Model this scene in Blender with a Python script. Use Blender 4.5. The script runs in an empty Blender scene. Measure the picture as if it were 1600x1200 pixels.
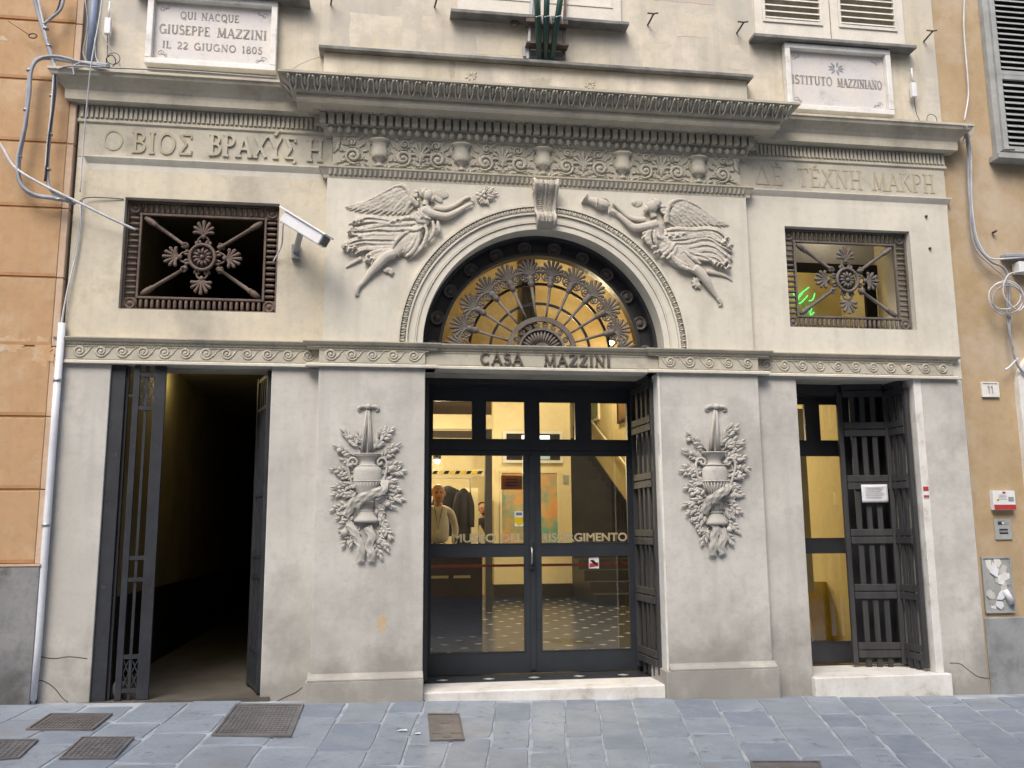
import bpy, math, random
from mathutils import Vector, Matrix
random.seed(7)
sc = bpy.context.scene
PI = math.pi
# ------------------------------------------------------------------ camera
CAMP = Vector((-1.33, -7.2, 1.3)); FPX = 1400.0
PITCH, YAW, ROLL = 0.161242348, 0.145571153, -0.007037236
def cam_basis():
    cp, sp, cy, sy = math.cos(PITCH), math.sin(PITCH), math.cos(YAW), math.sin(YAW)
    F = Vector((sy*cp, cy*cp, sp)); X = Vector((cy, -sy, 0)); U = X.cross(F)
    c, s = math.cos(ROLL), math.sin(ROLL)
    return c*X + s*U, -s*X + c*U, F
CX, CU, CF = cam_basis()
cam = bpy.data.objects.new('camera', bpy.data.cameras.new('camera')); sc.collection.objects.link(cam)
m = Matrix((CX, CU, -CF)).transposed().to_4x4(); m.translation = CAMP; cam.matrix_world = m
cam.data.sensor_width = 36; cam.data.lens = 36*FPX/1600; cam.data.clip_end = 500; cam.data.clip_start = .05
sc.camera = cam
# ------------------------------------------------------------------ sky, sun, exposure
SUN_EL, SUN_AZ = math.radians(52), math.radians(206)     # azimuth from +Y clockwise
w = bpy.data.worlds.new('World'); sc.world = w; w.use_nodes = True
nt = w.node_tree; nt.nodes.clear()
sk = nt.nodes.new('ShaderNodeTexSky'); sk.sky_type = 'NISHITA'; sk.sun_disc = False
sk.sun_elevation = SUN_EL; sk.sun_rotation = SUN_AZ; sk.dust_density = 4; sk.air_density = 1.0; sk.ozone_density = 1.0
bg = nt.nodes.new('ShaderNodeBackground'); bg.inputs[1].default_value = 0.15
wo = nt.nodes.new('ShaderNodeOutputWorld'); nt.links.new(sk.outputs[0], bg.inputs[0]); nt.links.new(bg.outputs[0], wo.inputs[0])
sl = bpy.data.lights.new('sun', 'SUN'); sl.energy = 1.5; sl.angle = math.radians(30); sl.color = (1, .95, .88)
so = bpy.data.objects.new('sun', sl); sc.collection.objects.link(so)
sd = Vector((math.sin(SUN_AZ)*math.cos(SUN_EL), math.cos(SUN_AZ)*math.cos(SUN_EL), math.sin(SUN_EL)))
so.rotation_euler = (-sd).to_track_quat('-Z', 'Y').to_euler(); so.location = sd*30
sc.view_settings.view_transform = 'Standard'; sc.view_settings.look = 'None'; sc.view_settings.gamma = 1
sc.view_settings.exposure = 0.79
try: sc.view_settings.use_curve_mapping = False
except Exception: pass

# ------------------------------------------------------------------ geometry helpers
def at(px, py, y=0.0):
    """where the sight line through a photo pixel meets the plane y"""
    d = (px-800)*CX + (600-py)*CU + FPX*CF
    return CAMP + d*((y-CAMP.y)/d.y)
def onx(px, py, x):
    d = (px-800)*CX + (600-py)*CU + FPX*CF
    return CAMP + d*((x-CAMP.x)/d.x)
SL = -0.024
def gz(x, y=0): return SL*x
def ong(px, py):
    d = (px-800)*CX + (600-py)*CU + FPX*CF
    t = -(CAMP.z-SL*CAMP.x)/(d.z-SL*d.x)
    return CAMP + d*t
class MB:
    def __init__(s): s.v = []; s.f = []; s.sm = []
    def add(s, vs, fs, smooth=False):
        o = len(s.v); s.v += [tuple(v) for v in vs]
        for f in fs: s.f.append(tuple(i+o for i in f)); s.sm.append(smooth)
        return s
    def box(s, x0, x1, y0, y1, z0, z1):
        if x0 > x1: x0, x1 = x1, x0
        if y0 > y1: y0, y1 = y1, y0
        if z0 > z1: z0, z1 = z1, z0
        v = [(x0,y0,z0),(x1,y0,z0),(x1,y1,z0),(x0,y1,z0),(x0,y0,z1),(x1,y0,z1),(x1,y1,z1),(x0,y1,z1)]
        return s.add(v, [(0,3,2,1),(4,5,6,7),(0,1,5,4),(1,2,6,5),(2,3,7,6),(3,0,4,7)])
    def bar(s, a, b, w, d, up=(0,0,1)):
        """box beam from a to b: w across, d deep"""
        a = Vector(a); b = Vector(b); t = (b-a).normalized(); up = Vector(up)
        if abs(t.dot(up)) > .95: up = Vector((0,1,0))
        sx = t.cross(up).normalized(); sy = sx.cross(t).normalized()
        v = []
        for p in (a, b):
            for i, j in ((-1,-1),(1,-1),(1,1),(-1,1)): v.append(p + sx*(i*w/2) + sy*(j*d/2))
        return s.add(v, [(0,3,2,1),(4,5,6,7),(0,1,5,4),(1,2,6,5),(2,3,7,6),(3,0,4,7)])
    def tube(s, pts, r, n=8, flat=1.0, nrm=(0,-1,0), closed=False, cap=True):
        """smooth tube; flat < 1 squashes it along nrm"""
        pts = [Vector(p) for p in pts]; N = len(pts); nrm = Vector(nrm)
        rs = r if isinstance(r, (list, tuple)) else [r]*N
        v = []; f = []
        for i, p in enumerate(pts):
            if closed: t = pts[(i+1) % N]-pts[i-1]
            else: t = pts[min(i+1, N-1)]-pts[max(i-1, 0)]
            if t.length < 1e-9: t = Vector((1,0,0))
            t.normalize(); a = t.cross(nrm)
            if a.length < 1e-3: a = t.cross(Vector((0,0,1)) if abs(t.z) < .9 else Vector((1,0,0)))
            a.normalize(); b = a.cross(t).normalized()
            for k in range(n):
                q = 2*PI*k/n; v.append(p + a*math.cos(q)*rs[i] + b*math.sin(q)*rs[i]*flat)
        M = N if closed else N-1
        for i in range(M):
            j = (i+1) % N
            for k in range(n): f.append((i*n+k, i*n+(k+1) % n, j*n+(k+1) % n, j*n+k))
        if not closed and cap: f.append(tuple(range(n-1, -1, -1))); f.append(tuple((N-1)*n+k for k in range(n)))
        return s.add(v, f, True)
    def lathe(s, prof, n=16, origin=(0,0,0), axis='z', arc=2*PI, flat=1.0):
        """prof: (r, h)"""
        o = Vector(origin); v = []; f = []; full = abs(arc-2*PI) < 1e-6; m_ = n if full else n+1
        for r, h in prof:
            for k in range(m_):
                q = arc*k/n
                if axis == 'z': v.append(o+Vector((r*math.cos(q), -r*math.sin(q)*flat, h)))
                else: v.append(o+Vector((r*math.cos(q), -h, r*math.sin(q))))      # axis -y (towards the street)
        for i in range(len(prof)-1):
            for k in range(n):
                k2 = (k+1) % m_ if full else k+1
                f.append((i*m_+k, i*m_+k2, (i+1)*m_+k2, (i+1)*m_+k))
        return s.add(v, f, True)
    def ell(s, c, rx, ry, rz, n=10, rot=0.0):
        """ellipsoid, rot turns it in the wall plane"""
        v = []; f = []; c = Vector(c); cr, sr = math.cos(rot), math.sin(rot)
        for i in range(1, n):
            a = PI*i/n
            for k in range(n*2):
                b = PI*k/n
                x, y, z = rx*math.sin(a)*math.cos(b), ry*math.sin(a)*math.sin(b), rz*math.cos(a)
                v.append(c+Vector((x*cr-z*sr, y, x*sr+z*cr)))
        o = len(v); v.append(c+Vector((-rz*sr, 0, rz*cr))); v.append(c-Vector((-rz*sr, 0, rz*cr)))
        m_ = n*2
        for i in range(n-2):
            for k in range(m_): f.append((i*m_+k, (i+1)*m_+k, (i+1)*m_+(k+1) % m_, i*m_+(k+1) % m_))
        for k in range(m_): f.append((o, k, (k+1) % m_)); f.append((o+1, (n-2)*m_+(k+1) % m_, (n-2)*m_+k))
        return s.add(v, f, True)
    def prism(s, poly, y0, y1):
        """polygon in the xz plane (counter-clockwise seen from the street), y0 in front"""
        n = len(poly); v = [(x, y0, z) for x, z in poly]+[(x, y1, z) for x, z in poly]
        f = [tuple(range(n)), tuple(range(2*n-1, n-1, -1))]+[((i+1) % n, i, n+i, n+(i+1) % n) for i in range(n)]
        return s.add(v, f)
    def leaf(s, p, d, L, W, n=(0,-1,0), th=.01, curl=.25):
        """pointed leaf with a raised, folded midrib"""
        p = Vector(p); d = Vector(d).normalized(); n = Vector(n); sd_ = d.cross(n).normalized()
        v = []; f = []; ts = (0, .25, .55, .8, 1); ws = (.15, .8, 1, .6, .02)
        for t, ww in zip(ts, ws):
            c = p+d*(L*t)+n*(th*(1+curl*4*t*(1-t)*2)); h = W*ww/2
            v += [c-sd_*h-n*th*.9, c+n*th*.2, c+sd_*h-n*th*.9, c-n*th*1.8]
        for i in range(4):
            a = i*4; b = a+4
            f += [(a, a+1, b+1, b), (a+1, a+2, b+2, b+1), (a+2, a+3, b+3, b+2), (a+3, a, b, b+3)]
        return s.add(v, f, False)
    def build(s, name, mat=None, parent=None, bevel=0, loc=None, **tags):
        me = bpy.data.meshes.new(name); me.from_pydata(s.v, [], s.f)
        me.polygons.foreach_set('use_smooth', s.sm); me.update()
        o = bpy.data.objects.new(name, me); sc.collection.objects.link(o)
        if mat: me.materials.append(M[mat] if isinstance(mat, str) else mat)
        if parent: o.parent = parent
        if loc: o.location = loc
        if bevel:
            b = o.modifiers.new('bevel', 'BEVEL'); b.width = bevel; b.segments = 2; b.limit_method = 'ANGLE'; b.angle_limit = math.radians(40)
        for k, vv in tags.items(): o[k] = vv
        return o
def thing(name, label, cat, loc=(0,0,0), group=None, rz=0):
    o = bpy.data.objects.new(name, None); sc.collection.objects.link(o); o.location = loc; o.rotation_euler = (0,0,rz)
    o.empty_display_size = .1; o['label'] = label; o['category'] = cat
    if group: o['group'] = group
    return o
def tag(o, label, cat, group=None):
    o['label'] = label; o['category'] = cat
    if group: o['group'] = group
    return o
def inst(me_obj, loc, parent=None, rot=(0,0,0), scale=(1,1,1), name=None):
    c = me_obj.copy(); sc.collection.objects.link(c); c.location = loc; c.rotation_euler = rot; c.scale = scale
    c.parent = parent if parent else me_obj.parent
    return c
def catmull(pts, k=4):
    P = [Vector(p) for p in pts]; out = []
    for i in range(len(P)-1):
        a = P[max(i-1, 0)]; b = P[i]; c = P[i+1]; d = P[min(i+2, len(P)-1)]
        for j in range(k):
            t = j/k
            out.append(.5*((2*b)+(c-a)*t+(2*a-5*b+4*c-d)*t*t+(3*b-a-3*c+d)*t**3))
    out.append(P[-1]); return out
def lerpl(rs, n):
    out = []
    for i in range(n):
        t = i/(n-1)*(len(rs)-1); j = min(int(t), len(rs)-2); out.append(rs[j]+(rs[j+1]-rs[j])*(t-j))
    return out
def moulding(prof, x0, x1, yb=0.3, f0=True, f1=True):
    """profile (d, z), d = how far it stands out from y = 0; mitred returns at both ends"""
    b = MB(); n = len(prof); v = []
    for d, z in prof:
        xa = x0-d if f0 else x0; xb = x1+d if f1 else x1
        v += [(xa, yb, z), (xa, -d, z), (xb, -d, z), (xb, yb, z)]
    f = []
    for i in range(n-1):
        for k in range(3): f.append((i*4+k, i*4+k+1, (i+1)*4+k+1, (i+1)*4+k))
    f.append((0,3,2,1)); o = (n-1)*4; f.append((o,o+1,o+2,o+3))
    b.add(v, f); return b

# ------------------------------------------------------------------ materials
M = {}
def node(nt, t, **kw):
    n = nt.nodes.new(t)
    for k, v in kw.items():
        if k.startswith('i_'): n.inputs[k[2:].replace('_', ' ')].default_value = v
        else: setattr(n, k, v)
    return n
def mat(name, col, col2=None, rough=.8, scale=3, bump=.15, bscale=60, metal=0, dirt=None, dirt_scale=1.2, dirt_lo=.5, dirt_hi=.7, lowdirt=None, spec=.3, streak=0, stretch=(1,1,1)):
    mt = bpy.data.materials.new(name); mt.use_nodes = True; nt = mt.node_tree; L = nt.links
    b = nt.nodes['Principled BSDF']; b.inputs['Roughness'].default_value = rough; b.inputs['Metallic'].default_value = metal
    b.inputs['Specular IOR Level'].default_value = spec
    geo = node(nt, 'ShaderNodeNewGeometry'); mp = node(nt, 'ShaderNodeMapping'); mp.inputs['Scale'].default_value = stretch
    L.new(geo.outputs['Position'], mp.inputs['Vector'])
    def noise(s, det=6, r=.6):
        n = node(nt, 'ShaderNodeTexNoise'); n.inputs['Scale'].default_value = s; n.inputs['Detail'].default_value = det; n.inputs['Roughness'].default_value = r
        L.new(mp.outputs[0], n.inputs['Vector']); return n
    def ramp(src, lo, hi):
        r = node(nt, 'ShaderNodeMapRange'); r.inputs['From Min'].default_value = lo; r.inputs['From Max'].default_value = hi
        L.new(src, r.inputs['Value']); return r.outputs[0]
    def mix(a, c, f):
        x = node(nt, 'ShaderNodeMix', data_type='RGBA')
        if isinstance(a, tuple): x.inputs[6].default_value = (*a, 1)
        else: L.new(a, x.inputs[6])
        if isinstance(c, tuple): x.inputs[7].default_value = (*c, 1)
        else: L.new(c, x.inputs[7])
        L.new(f, x.inputs[0]); return x.outputs[2]
    col2 = col2 or tuple(c*.8 for c in col)
    c = mix(col, col2, ramp(noise(scale).outputs[0], .38, .62))
    c = mix(c, tuple(x*.86 for x in col2), ramp(noise(scale*9, 8, .7).outputs[0], .5, .85))
    if dirt: c = mix(c, dirt, ramp(noise(dirt_scale, 9, .68).outputs[0], dirt_lo, dirt_hi))
    if streak:
        mp2 = node(nt, 'ShaderNodeMapping'); mp2.inputs['Scale'].default_value = (9, 9, .7); L.new(geo.outputs['Position'], mp2.inputs['Vector'])
        n = node(nt, 'ShaderNodeTexNoise'); n.inputs['Scale'].default_value = 1.0; n.inputs['Detail'].default_value = 6; L.new(mp2.outputs[0], n.inputs['Vector'])
        mu = node(nt, 'ShaderNodeMath', operation='MULTIPLY'); mu.inputs[1].default_value = streak; L.new(ramp(n.outputs[0], .5, .75), mu.inputs[0])
        c = mix(c, tuple(x*.55 for x in col), mu.outputs[0])
    if lowdirt:
        sx = node(nt, 'ShaderNodeSeparateXYZ'); L.new(geo.outputs['Position'], sx.inputs[0])
        h = node(nt, 'ShaderNodeMath', operation='MULTIPLY_ADD'); h.inputs[1].default_value = -1.0; h.inputs[2].default_value = lowdirt[1]; L.new(sx.outputs['Z'], h.inputs[0])
        n = noise(2.2, 8, .65); ad = node(nt, 'ShaderNodeMath', operation='MULTIPLY_ADD'); ad.inputs[1].default_value = 2.2; L.new(n.outputs[0], ad.inputs[0]); L.new(h.outputs[0], ad.inputs[2])
        mr = node(nt, 'ShaderNodeMapRange'); mr.inputs['From Min'].default_value = 1.15; mr.inputs['From Max'].default_value = 1.75; mr.inputs['To Max'].default_value = lowdirt[2]; L.new(ad.outputs[0], mr.inputs['Value'])
        c = mix(c, lowdirt[0], mr.outputs[0])
    L.new(c, b.inputs['Base Color'])
    if bump:
        n1 = noise(bscale, 8, .6); n2 = noise(bscale*.12, 4, .5)
        ad = node(nt, 'ShaderNodeMath', operation='MULTIPLY_ADD'); ad.inputs[1].default_value = 1.5; L.new(n2.outputs[0], ad.inputs[0]); L.new(n1.outputs[0], ad.inputs[2])
        bp = node(nt, 'ShaderNodeBump'); bp.inputs['Strength'].default_value = bump; bp.inputs['Distance'].default_value = .01
        L.new(ad.outputs[0], bp.inputs['Height']); L.new(bp.outputs[0], b.inputs['Normal'])
    M[name] = mt; return mt
mat('stucco', (.61,.55,.42), (.50,.46,.375), rough=.85, scale=1.6, dirt=(.33,.30,.245), dirt_scale=1.5, dirt_lo=.5, dirt_hi=.72, streak=.3, bump=.12)
mat('stucco_low', (.55,.535,.495), (.455,.44,.405), rough=.8, scale=1.5, dirt=(.32,.305,.28), dirt_scale=1.3, dirt_lo=.5, dirt_hi=.72, lowdirt=((.25,.24,.215), .62, .8), streak=.32, bump=.14)
mat('stucco_panel', (.63,.595,.505), (.56,.535,.465), rough=.85, scale=1.5, streak=.3, dirt=(.43,.40,.33), dirt_scale=1.6, dirt_lo=.5, dirt_hi=.78, bump=.08)
mat('cornice', (.47,.43,.335), (.38,.355,.29), rough=.85, scale=2.5, dirt=(.22,.22,.205), dirt_scale=3, dirt_lo=.54, dirt_hi=.76, streak=.3, bump=.14)
mat('cornice_wing', (.53,.49,.395), (.45,.41,.32), rough=.85, scale=2.5, dirt=(.27,.26,.23), dirt_scale=2.5, dirt_lo=.52, dirt_hi=.74, streak=.3, bump=.14)
mat('frieze', (.50,.465,.375), (.42,.395,.33), rough=.85, scale=3, dirt=(.28,.27,.23), dirt_scale=3.5, dirt_lo=.52, dirt_hi=.72)
mat('ornament', (.52,.49,.41), (.44,.42,.35), rough=.85, scale=5, dirt=(.22,.21,.19), dirt_scale=6, dirt_lo=.5, dirt_hi=.72)
mat('relief', (.52,.48,.41), (.45,.42,.365), rough=.75, scale=4, dirt=(.30,.275,.23), dirt_scale=7, dirt_lo=.55, dirt_hi=.75, bump=.06)
mat('relief_low', (.47,.45,.41), (.40,.385,.35), rough=.75, scale=4, dirt=(.28,.265,.24), dirt_scale=7, dirt_lo=.55, dirt_hi=.75, bump=.06)
mat('upper_wall', (.54,.485,.37), (.45,.425,.375), rough=.9, scale=1.1, dirt=(.62,.56,.46), dirt_scale=2.0, dirt_lo=.48, dirt_hi=.64, streak=.4, bump=.12)
mat('slab', (.23,.23,.215), (.13,.13,.125), rough=.7, scale=6)
mat('orange', (.48,.31,.17), (.40,.25,.135), rough=.9, scale=1.6, dirt=(.55,.40,.26), dirt_scale=1.6, dirt_lo=.5, dirt_hi=.7, bump=.16, streak=.3)
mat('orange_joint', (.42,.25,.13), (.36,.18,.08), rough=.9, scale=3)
mat('pale_orange', (.55,.41,.30), (.46,.33,.23), rough=.9, scale=4)
mat('dado', (.25,.25,.25), (.19,.19,.2), rough=.85, scale=2.5, dirt=(.10,.10,.095), dirt_scale=3, dirt_lo=.5, dirt_hi=.68, lowdirt=((.07,.07,.065), .5, .85))
mat('ochre', (.43,.325,.20), (.37,.27,.155), rough=.9, scale=1.8, dirt=(.46,.38,.29), dirt_scale=1.3, dirt_lo=.48, dirt_hi=.66, streak=.15, bump=.14)
mat('blue_dado', (.30,.31,.31), (.235,.245,.25), rough=.85, scale=3, dirt=(.17,.17,.17), dirt_scale=3, dirt_lo=.52, dirt_hi=.7)
mat('marble', (.72,.71,.68), (.62,.60,.56), rough=.45, scale=5, dirt=(.40,.37,.32), dirt_scale=5, dirt_lo=.58, dirt_hi=.74, bump=.04)
mat('plaque_stone', (.62,.575,.52), (.55,.535,.53), rough=.5, scale=4, dirt=(.40,.32,.26), dirt_scale=4, dirt_lo=.58, dirt_hi=.74, bump=.04)
mat('lettering', (.20,.185,.17), (.33,.31,.29), rough=.8, scale=12)
mat('letter_faint', (.37,.325,.23), (.43,.38,.28), rough=.85, scale=6)
mat('bronze_letter', (.09,.075,.06), (.13,.115,.10), rough=.6, scale=12)
mat('iron', (.15,.135,.12), (.10,.085,.075), rough=.65, scale=9, dirt=(.16,.10,.065), dirt_scale=9, dirt_lo=.56, dirt_hi=.72, spec=.4)
mat('iron_brown', (.135,.095,.075), (.085,.06,.048), rough=.65, scale=9, dirt=(.17,.125,.10), dirt_scale=12, dirt_lo=.55, dirt_hi=.7, spec=.4)
mat('dark_frame', (.03,.032,.037), (.038,.039,.043), rough=.28, scale=6, spec=.5)
mat('door_paint', (.020,.025,.033), (.027,.032,.040), rough=.42, scale=5, spec=.5, bump=.05)
mat('gate_metal', (.030,.034,.042), (.02,.022,.027), rough=.5, scale=8, dirt=(.07,.07,.075), dirt_scale=16, dirt_lo=.6, dirt_hi=.75, spec=.5)
mat('gate_wood', (.034,.034,.037), (.048,.048,.05), rough=.6, scale=6, spec=.4, bump=.25, bscale=50, stretch=(3,3,.3), dirt=(.075,.075,.08), dirt_scale=8, dirt_lo=.58, dirt_hi=.74)
mat('white_shutter', (.66,.62,.54), (.58,.55,.48), rough=.6, scale=5, dirt=(.45,.33,.20), dirt_scale=5, dirt_lo=.64, dirt_hi=.76)
mat('grey_shutter', (.36,.37,.36), (.28,.29,.28), rough=.6, scale=6, dirt=(.20,.16,.13), dirt_scale=7, dirt_lo=.6, dirt_hi=.75)
mat('black_void', (.012,.012,.012), rough=.9)
mat('paving', (.255,.295,.345), (.205,.24,.285), rough=.55, scale=2.2, dirt=(.11,.13,.155), dirt_scale=9, dirt_lo=.57, dirt_hi=.68, bump=.5, bscale=35, spec=.45)
mat('paving_dark', (.205,.245,.30), (.165,.20,.25), rough=.55, scale=2.6, dirt=(.24,.27,.31), dirt_scale=7, dirt_lo=.5, dirt_hi=.72, bump=.35, bscale=35, spec=.45)
mat('paving_warm', (.235,.27,.315), (.20,.23,.27), rough=.6, scale=2.6, dirt=(.19,.19,.19), dirt_scale=5, dirt_lo=.5, dirt_hi=.72, bump=.35, bscale=35, spec=.45)
mat('mortar', (.38,.41,.45), (.25,.28,.31), rough=.8, scale=5, bump=.3)
mat('cast_iron', (.15,.145,.15), (.10,.10,.105), rough=.5, scale=9, spec=.5, dirt=(.16,.155,.16), dirt_scale=14, dirt_lo=.5, dirt_hi=.7)
mat('cast_rust', (.15,.14,.14), (.11,.10,.10), rough=.6, scale=9, spec=.4)
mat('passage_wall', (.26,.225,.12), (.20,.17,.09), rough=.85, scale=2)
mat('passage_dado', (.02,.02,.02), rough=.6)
mat('passage_floor', (.11,.10,.085), (.08,.072,.06), rough=.7, scale=4, bump=.3)
mat('hall_wall', (.64,.53,.27), (.60,.48,.23), rough=.8, scale=1.2, bump=.05)
mat('hall_cream', (.72,.64,.43), (.68,.60,.39), rough=.8, scale=1.2, bump=.05)
mat('hall_ceiling', (.40,.40,.40), (.36,.36,.36), rough=.9)
mat('floor_tile', (.035,.04,.045), (.05,.052,.055), rough=.22, scale=4, bump=.02, spec=.5)
mat('tile_white', (.62,.60,.55), rough=.3, bump=.02)
mat('stair_stone', (.016,.016,.018), (.026,.026,.028), rough=.4)
mat('white_plastic', (.70,.71,.72), (.64,.65,.66), rough=.4, scale=5, bump=0)
mat('grey_cable', (.33,.35,.38), (.26,.27,.30), rough=.5, scale=8, bump=0)
mat('white_cable', (.62,.63,.65), (.5,.51,.53), rough=.5, scale=8, bump=0)
mat('black_cable', (.03,.03,.035), rough=.5, bump=0)
mat('pipe_white', (.66,.69,.74), (.58,.60,.64), rough=.4, scale=4, bump=.02)
mat('blue_pipe', (.22,.27,.38), (.18,.22,.31), rough=.5, scale=4, bump=.02)
mat('green_pole', (.012,.045,.035), (.02,.055,.045), rough=.35, scale=6, bump=0, spec=.5)
mat('steel', (.42,.43,.44), (.35,.36,.37), rough=.4, metal=.6, bump=0)
mat('skin', (.50,.28,.18), (.45,.24,.15), rough=.6, bump=0)
mat('skin_dark', (.20,.10,.06), rough=.6, bump=0)
mat('hair_grey', (.16,.13,.10), rough=.8, bump=0)
mat('hair_dark', (.02,.017,.015), rough=.7, bump=0)
mat('shirt', (.62,.60,.60), (.55,.53,.53), rough=.85, bump=.1)
mat('dark_cloth', (.02,.02,.026), (.035,.035,.04), rough=.9, bump=.2)
mat('grey_cloth', (.18,.18,.20), rough=.9, bump=.2)
mat('orange_paper', (.95,.24,.04), rough=.6, bump=0)
mat('red', (.42,.045,.04), rough=.6, bump=0)
mat('yellow_plastic', (.72,.52,.02), rough=.4, bump=0)
mat('paper', (.72,.73,.76), rough=.7, bump=.1)
mat('print_grey', (.30,.31,.33), rough=.7, bump=0)
mat('gold_letter', (.42,.36,.22), rough=.5, bump=0)
mat('dark_wood', (.035,.025,.02), (.05,.035,.025), rough=.5)
mat('leaf_bush', (.05,.06,.035), rough=.8)
mat('opposite_wall', (.42,.33,.22), (.36,.28,.18), rough=.9, scale=1)
mat('painting_a', (.62,.40,.16), (.62,.26,.08), rough=.5, scale=1.5, dirt=(.14,.34,.28), dirt_scale=1.6, dirt_lo=.42, dirt_hi=.56, bump=.05)
mat('painting_b', (.16,.25,.12), (.30,.33,.14), rough=.5, scale=5, dirt=(.04,.09,.05), dirt_scale=6, dirt_lo=.5, dirt_hi=.56, bump=.05)
mat('painting_c', (.22,.12,.05), (.12,.08,.04), rough=.5, scale=4, bump=.05)
def emis(name, col, st):
    mt = bpy.data.materials.new(name); mt.use_nodes = True; b = mt.node_tree.nodes['Principled BSDF']
    b.inputs['Base Color'].default_value = (*col, 1); b.inputs['Emission Color'].default_value = (*col, 1); b.inputs['Emission Strength'].default_value = st
    M[name] = mt
emis('lamp_glow', (1, .78, .40), 14); emis('screen_white', (.8, .9, 1), 1.0); emis('screen_yellow', (.8, .75, .1), .6)
emis('neon_green', (.12, .9, .22), .7); emis('screen_grey', (.25, .33, .33), .5); emis('tube_white', (.9,.95,1), 3)
def glassmat(name, tint=(.93,.95,.95), ior=1.5):
    mt = bpy.data.materials.new(name); mt.use_nodes = True; nt = mt.node_tree; nt.nodes.clear()
    o = node(nt, 'ShaderNodeOutputMaterial'); mx = node(nt, 'ShaderNodeMixShader'); t = node(nt, 'ShaderNodeBsdfTransparent'); g = node(nt, 'ShaderNodeBsdfGlossy'); fr = node(nt, 'ShaderNodeFresnel')
    t.inputs[0].default_value = (*tint, 1); g.inputs['Roughness'].default_value = .02; fr.inputs[0].default_value = ior
    nt.links.new(fr.outputs[0], mx.inputs[0]); nt.links.new(t.outputs[0], mx.inputs[1]); nt.links.new(g.outputs[0], mx.inputs[2]); nt.links.new(mx.outputs[0], o.inputs[0])
    M[name] = mt
glassmat('glass', ior=1.9)

# ------------------------------------------------------------------ lettering: small serif stroke font
def arc(cx, cy, rx, ry, a0, a1, n=10):
    return [(cx+rx*math.cos(math.radians(a0+(a1-a0)*i/n)), cy+ry*math.sin(math.radians(a0+(a1-a0)*i/n))) for i in range(n+1)]
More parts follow.
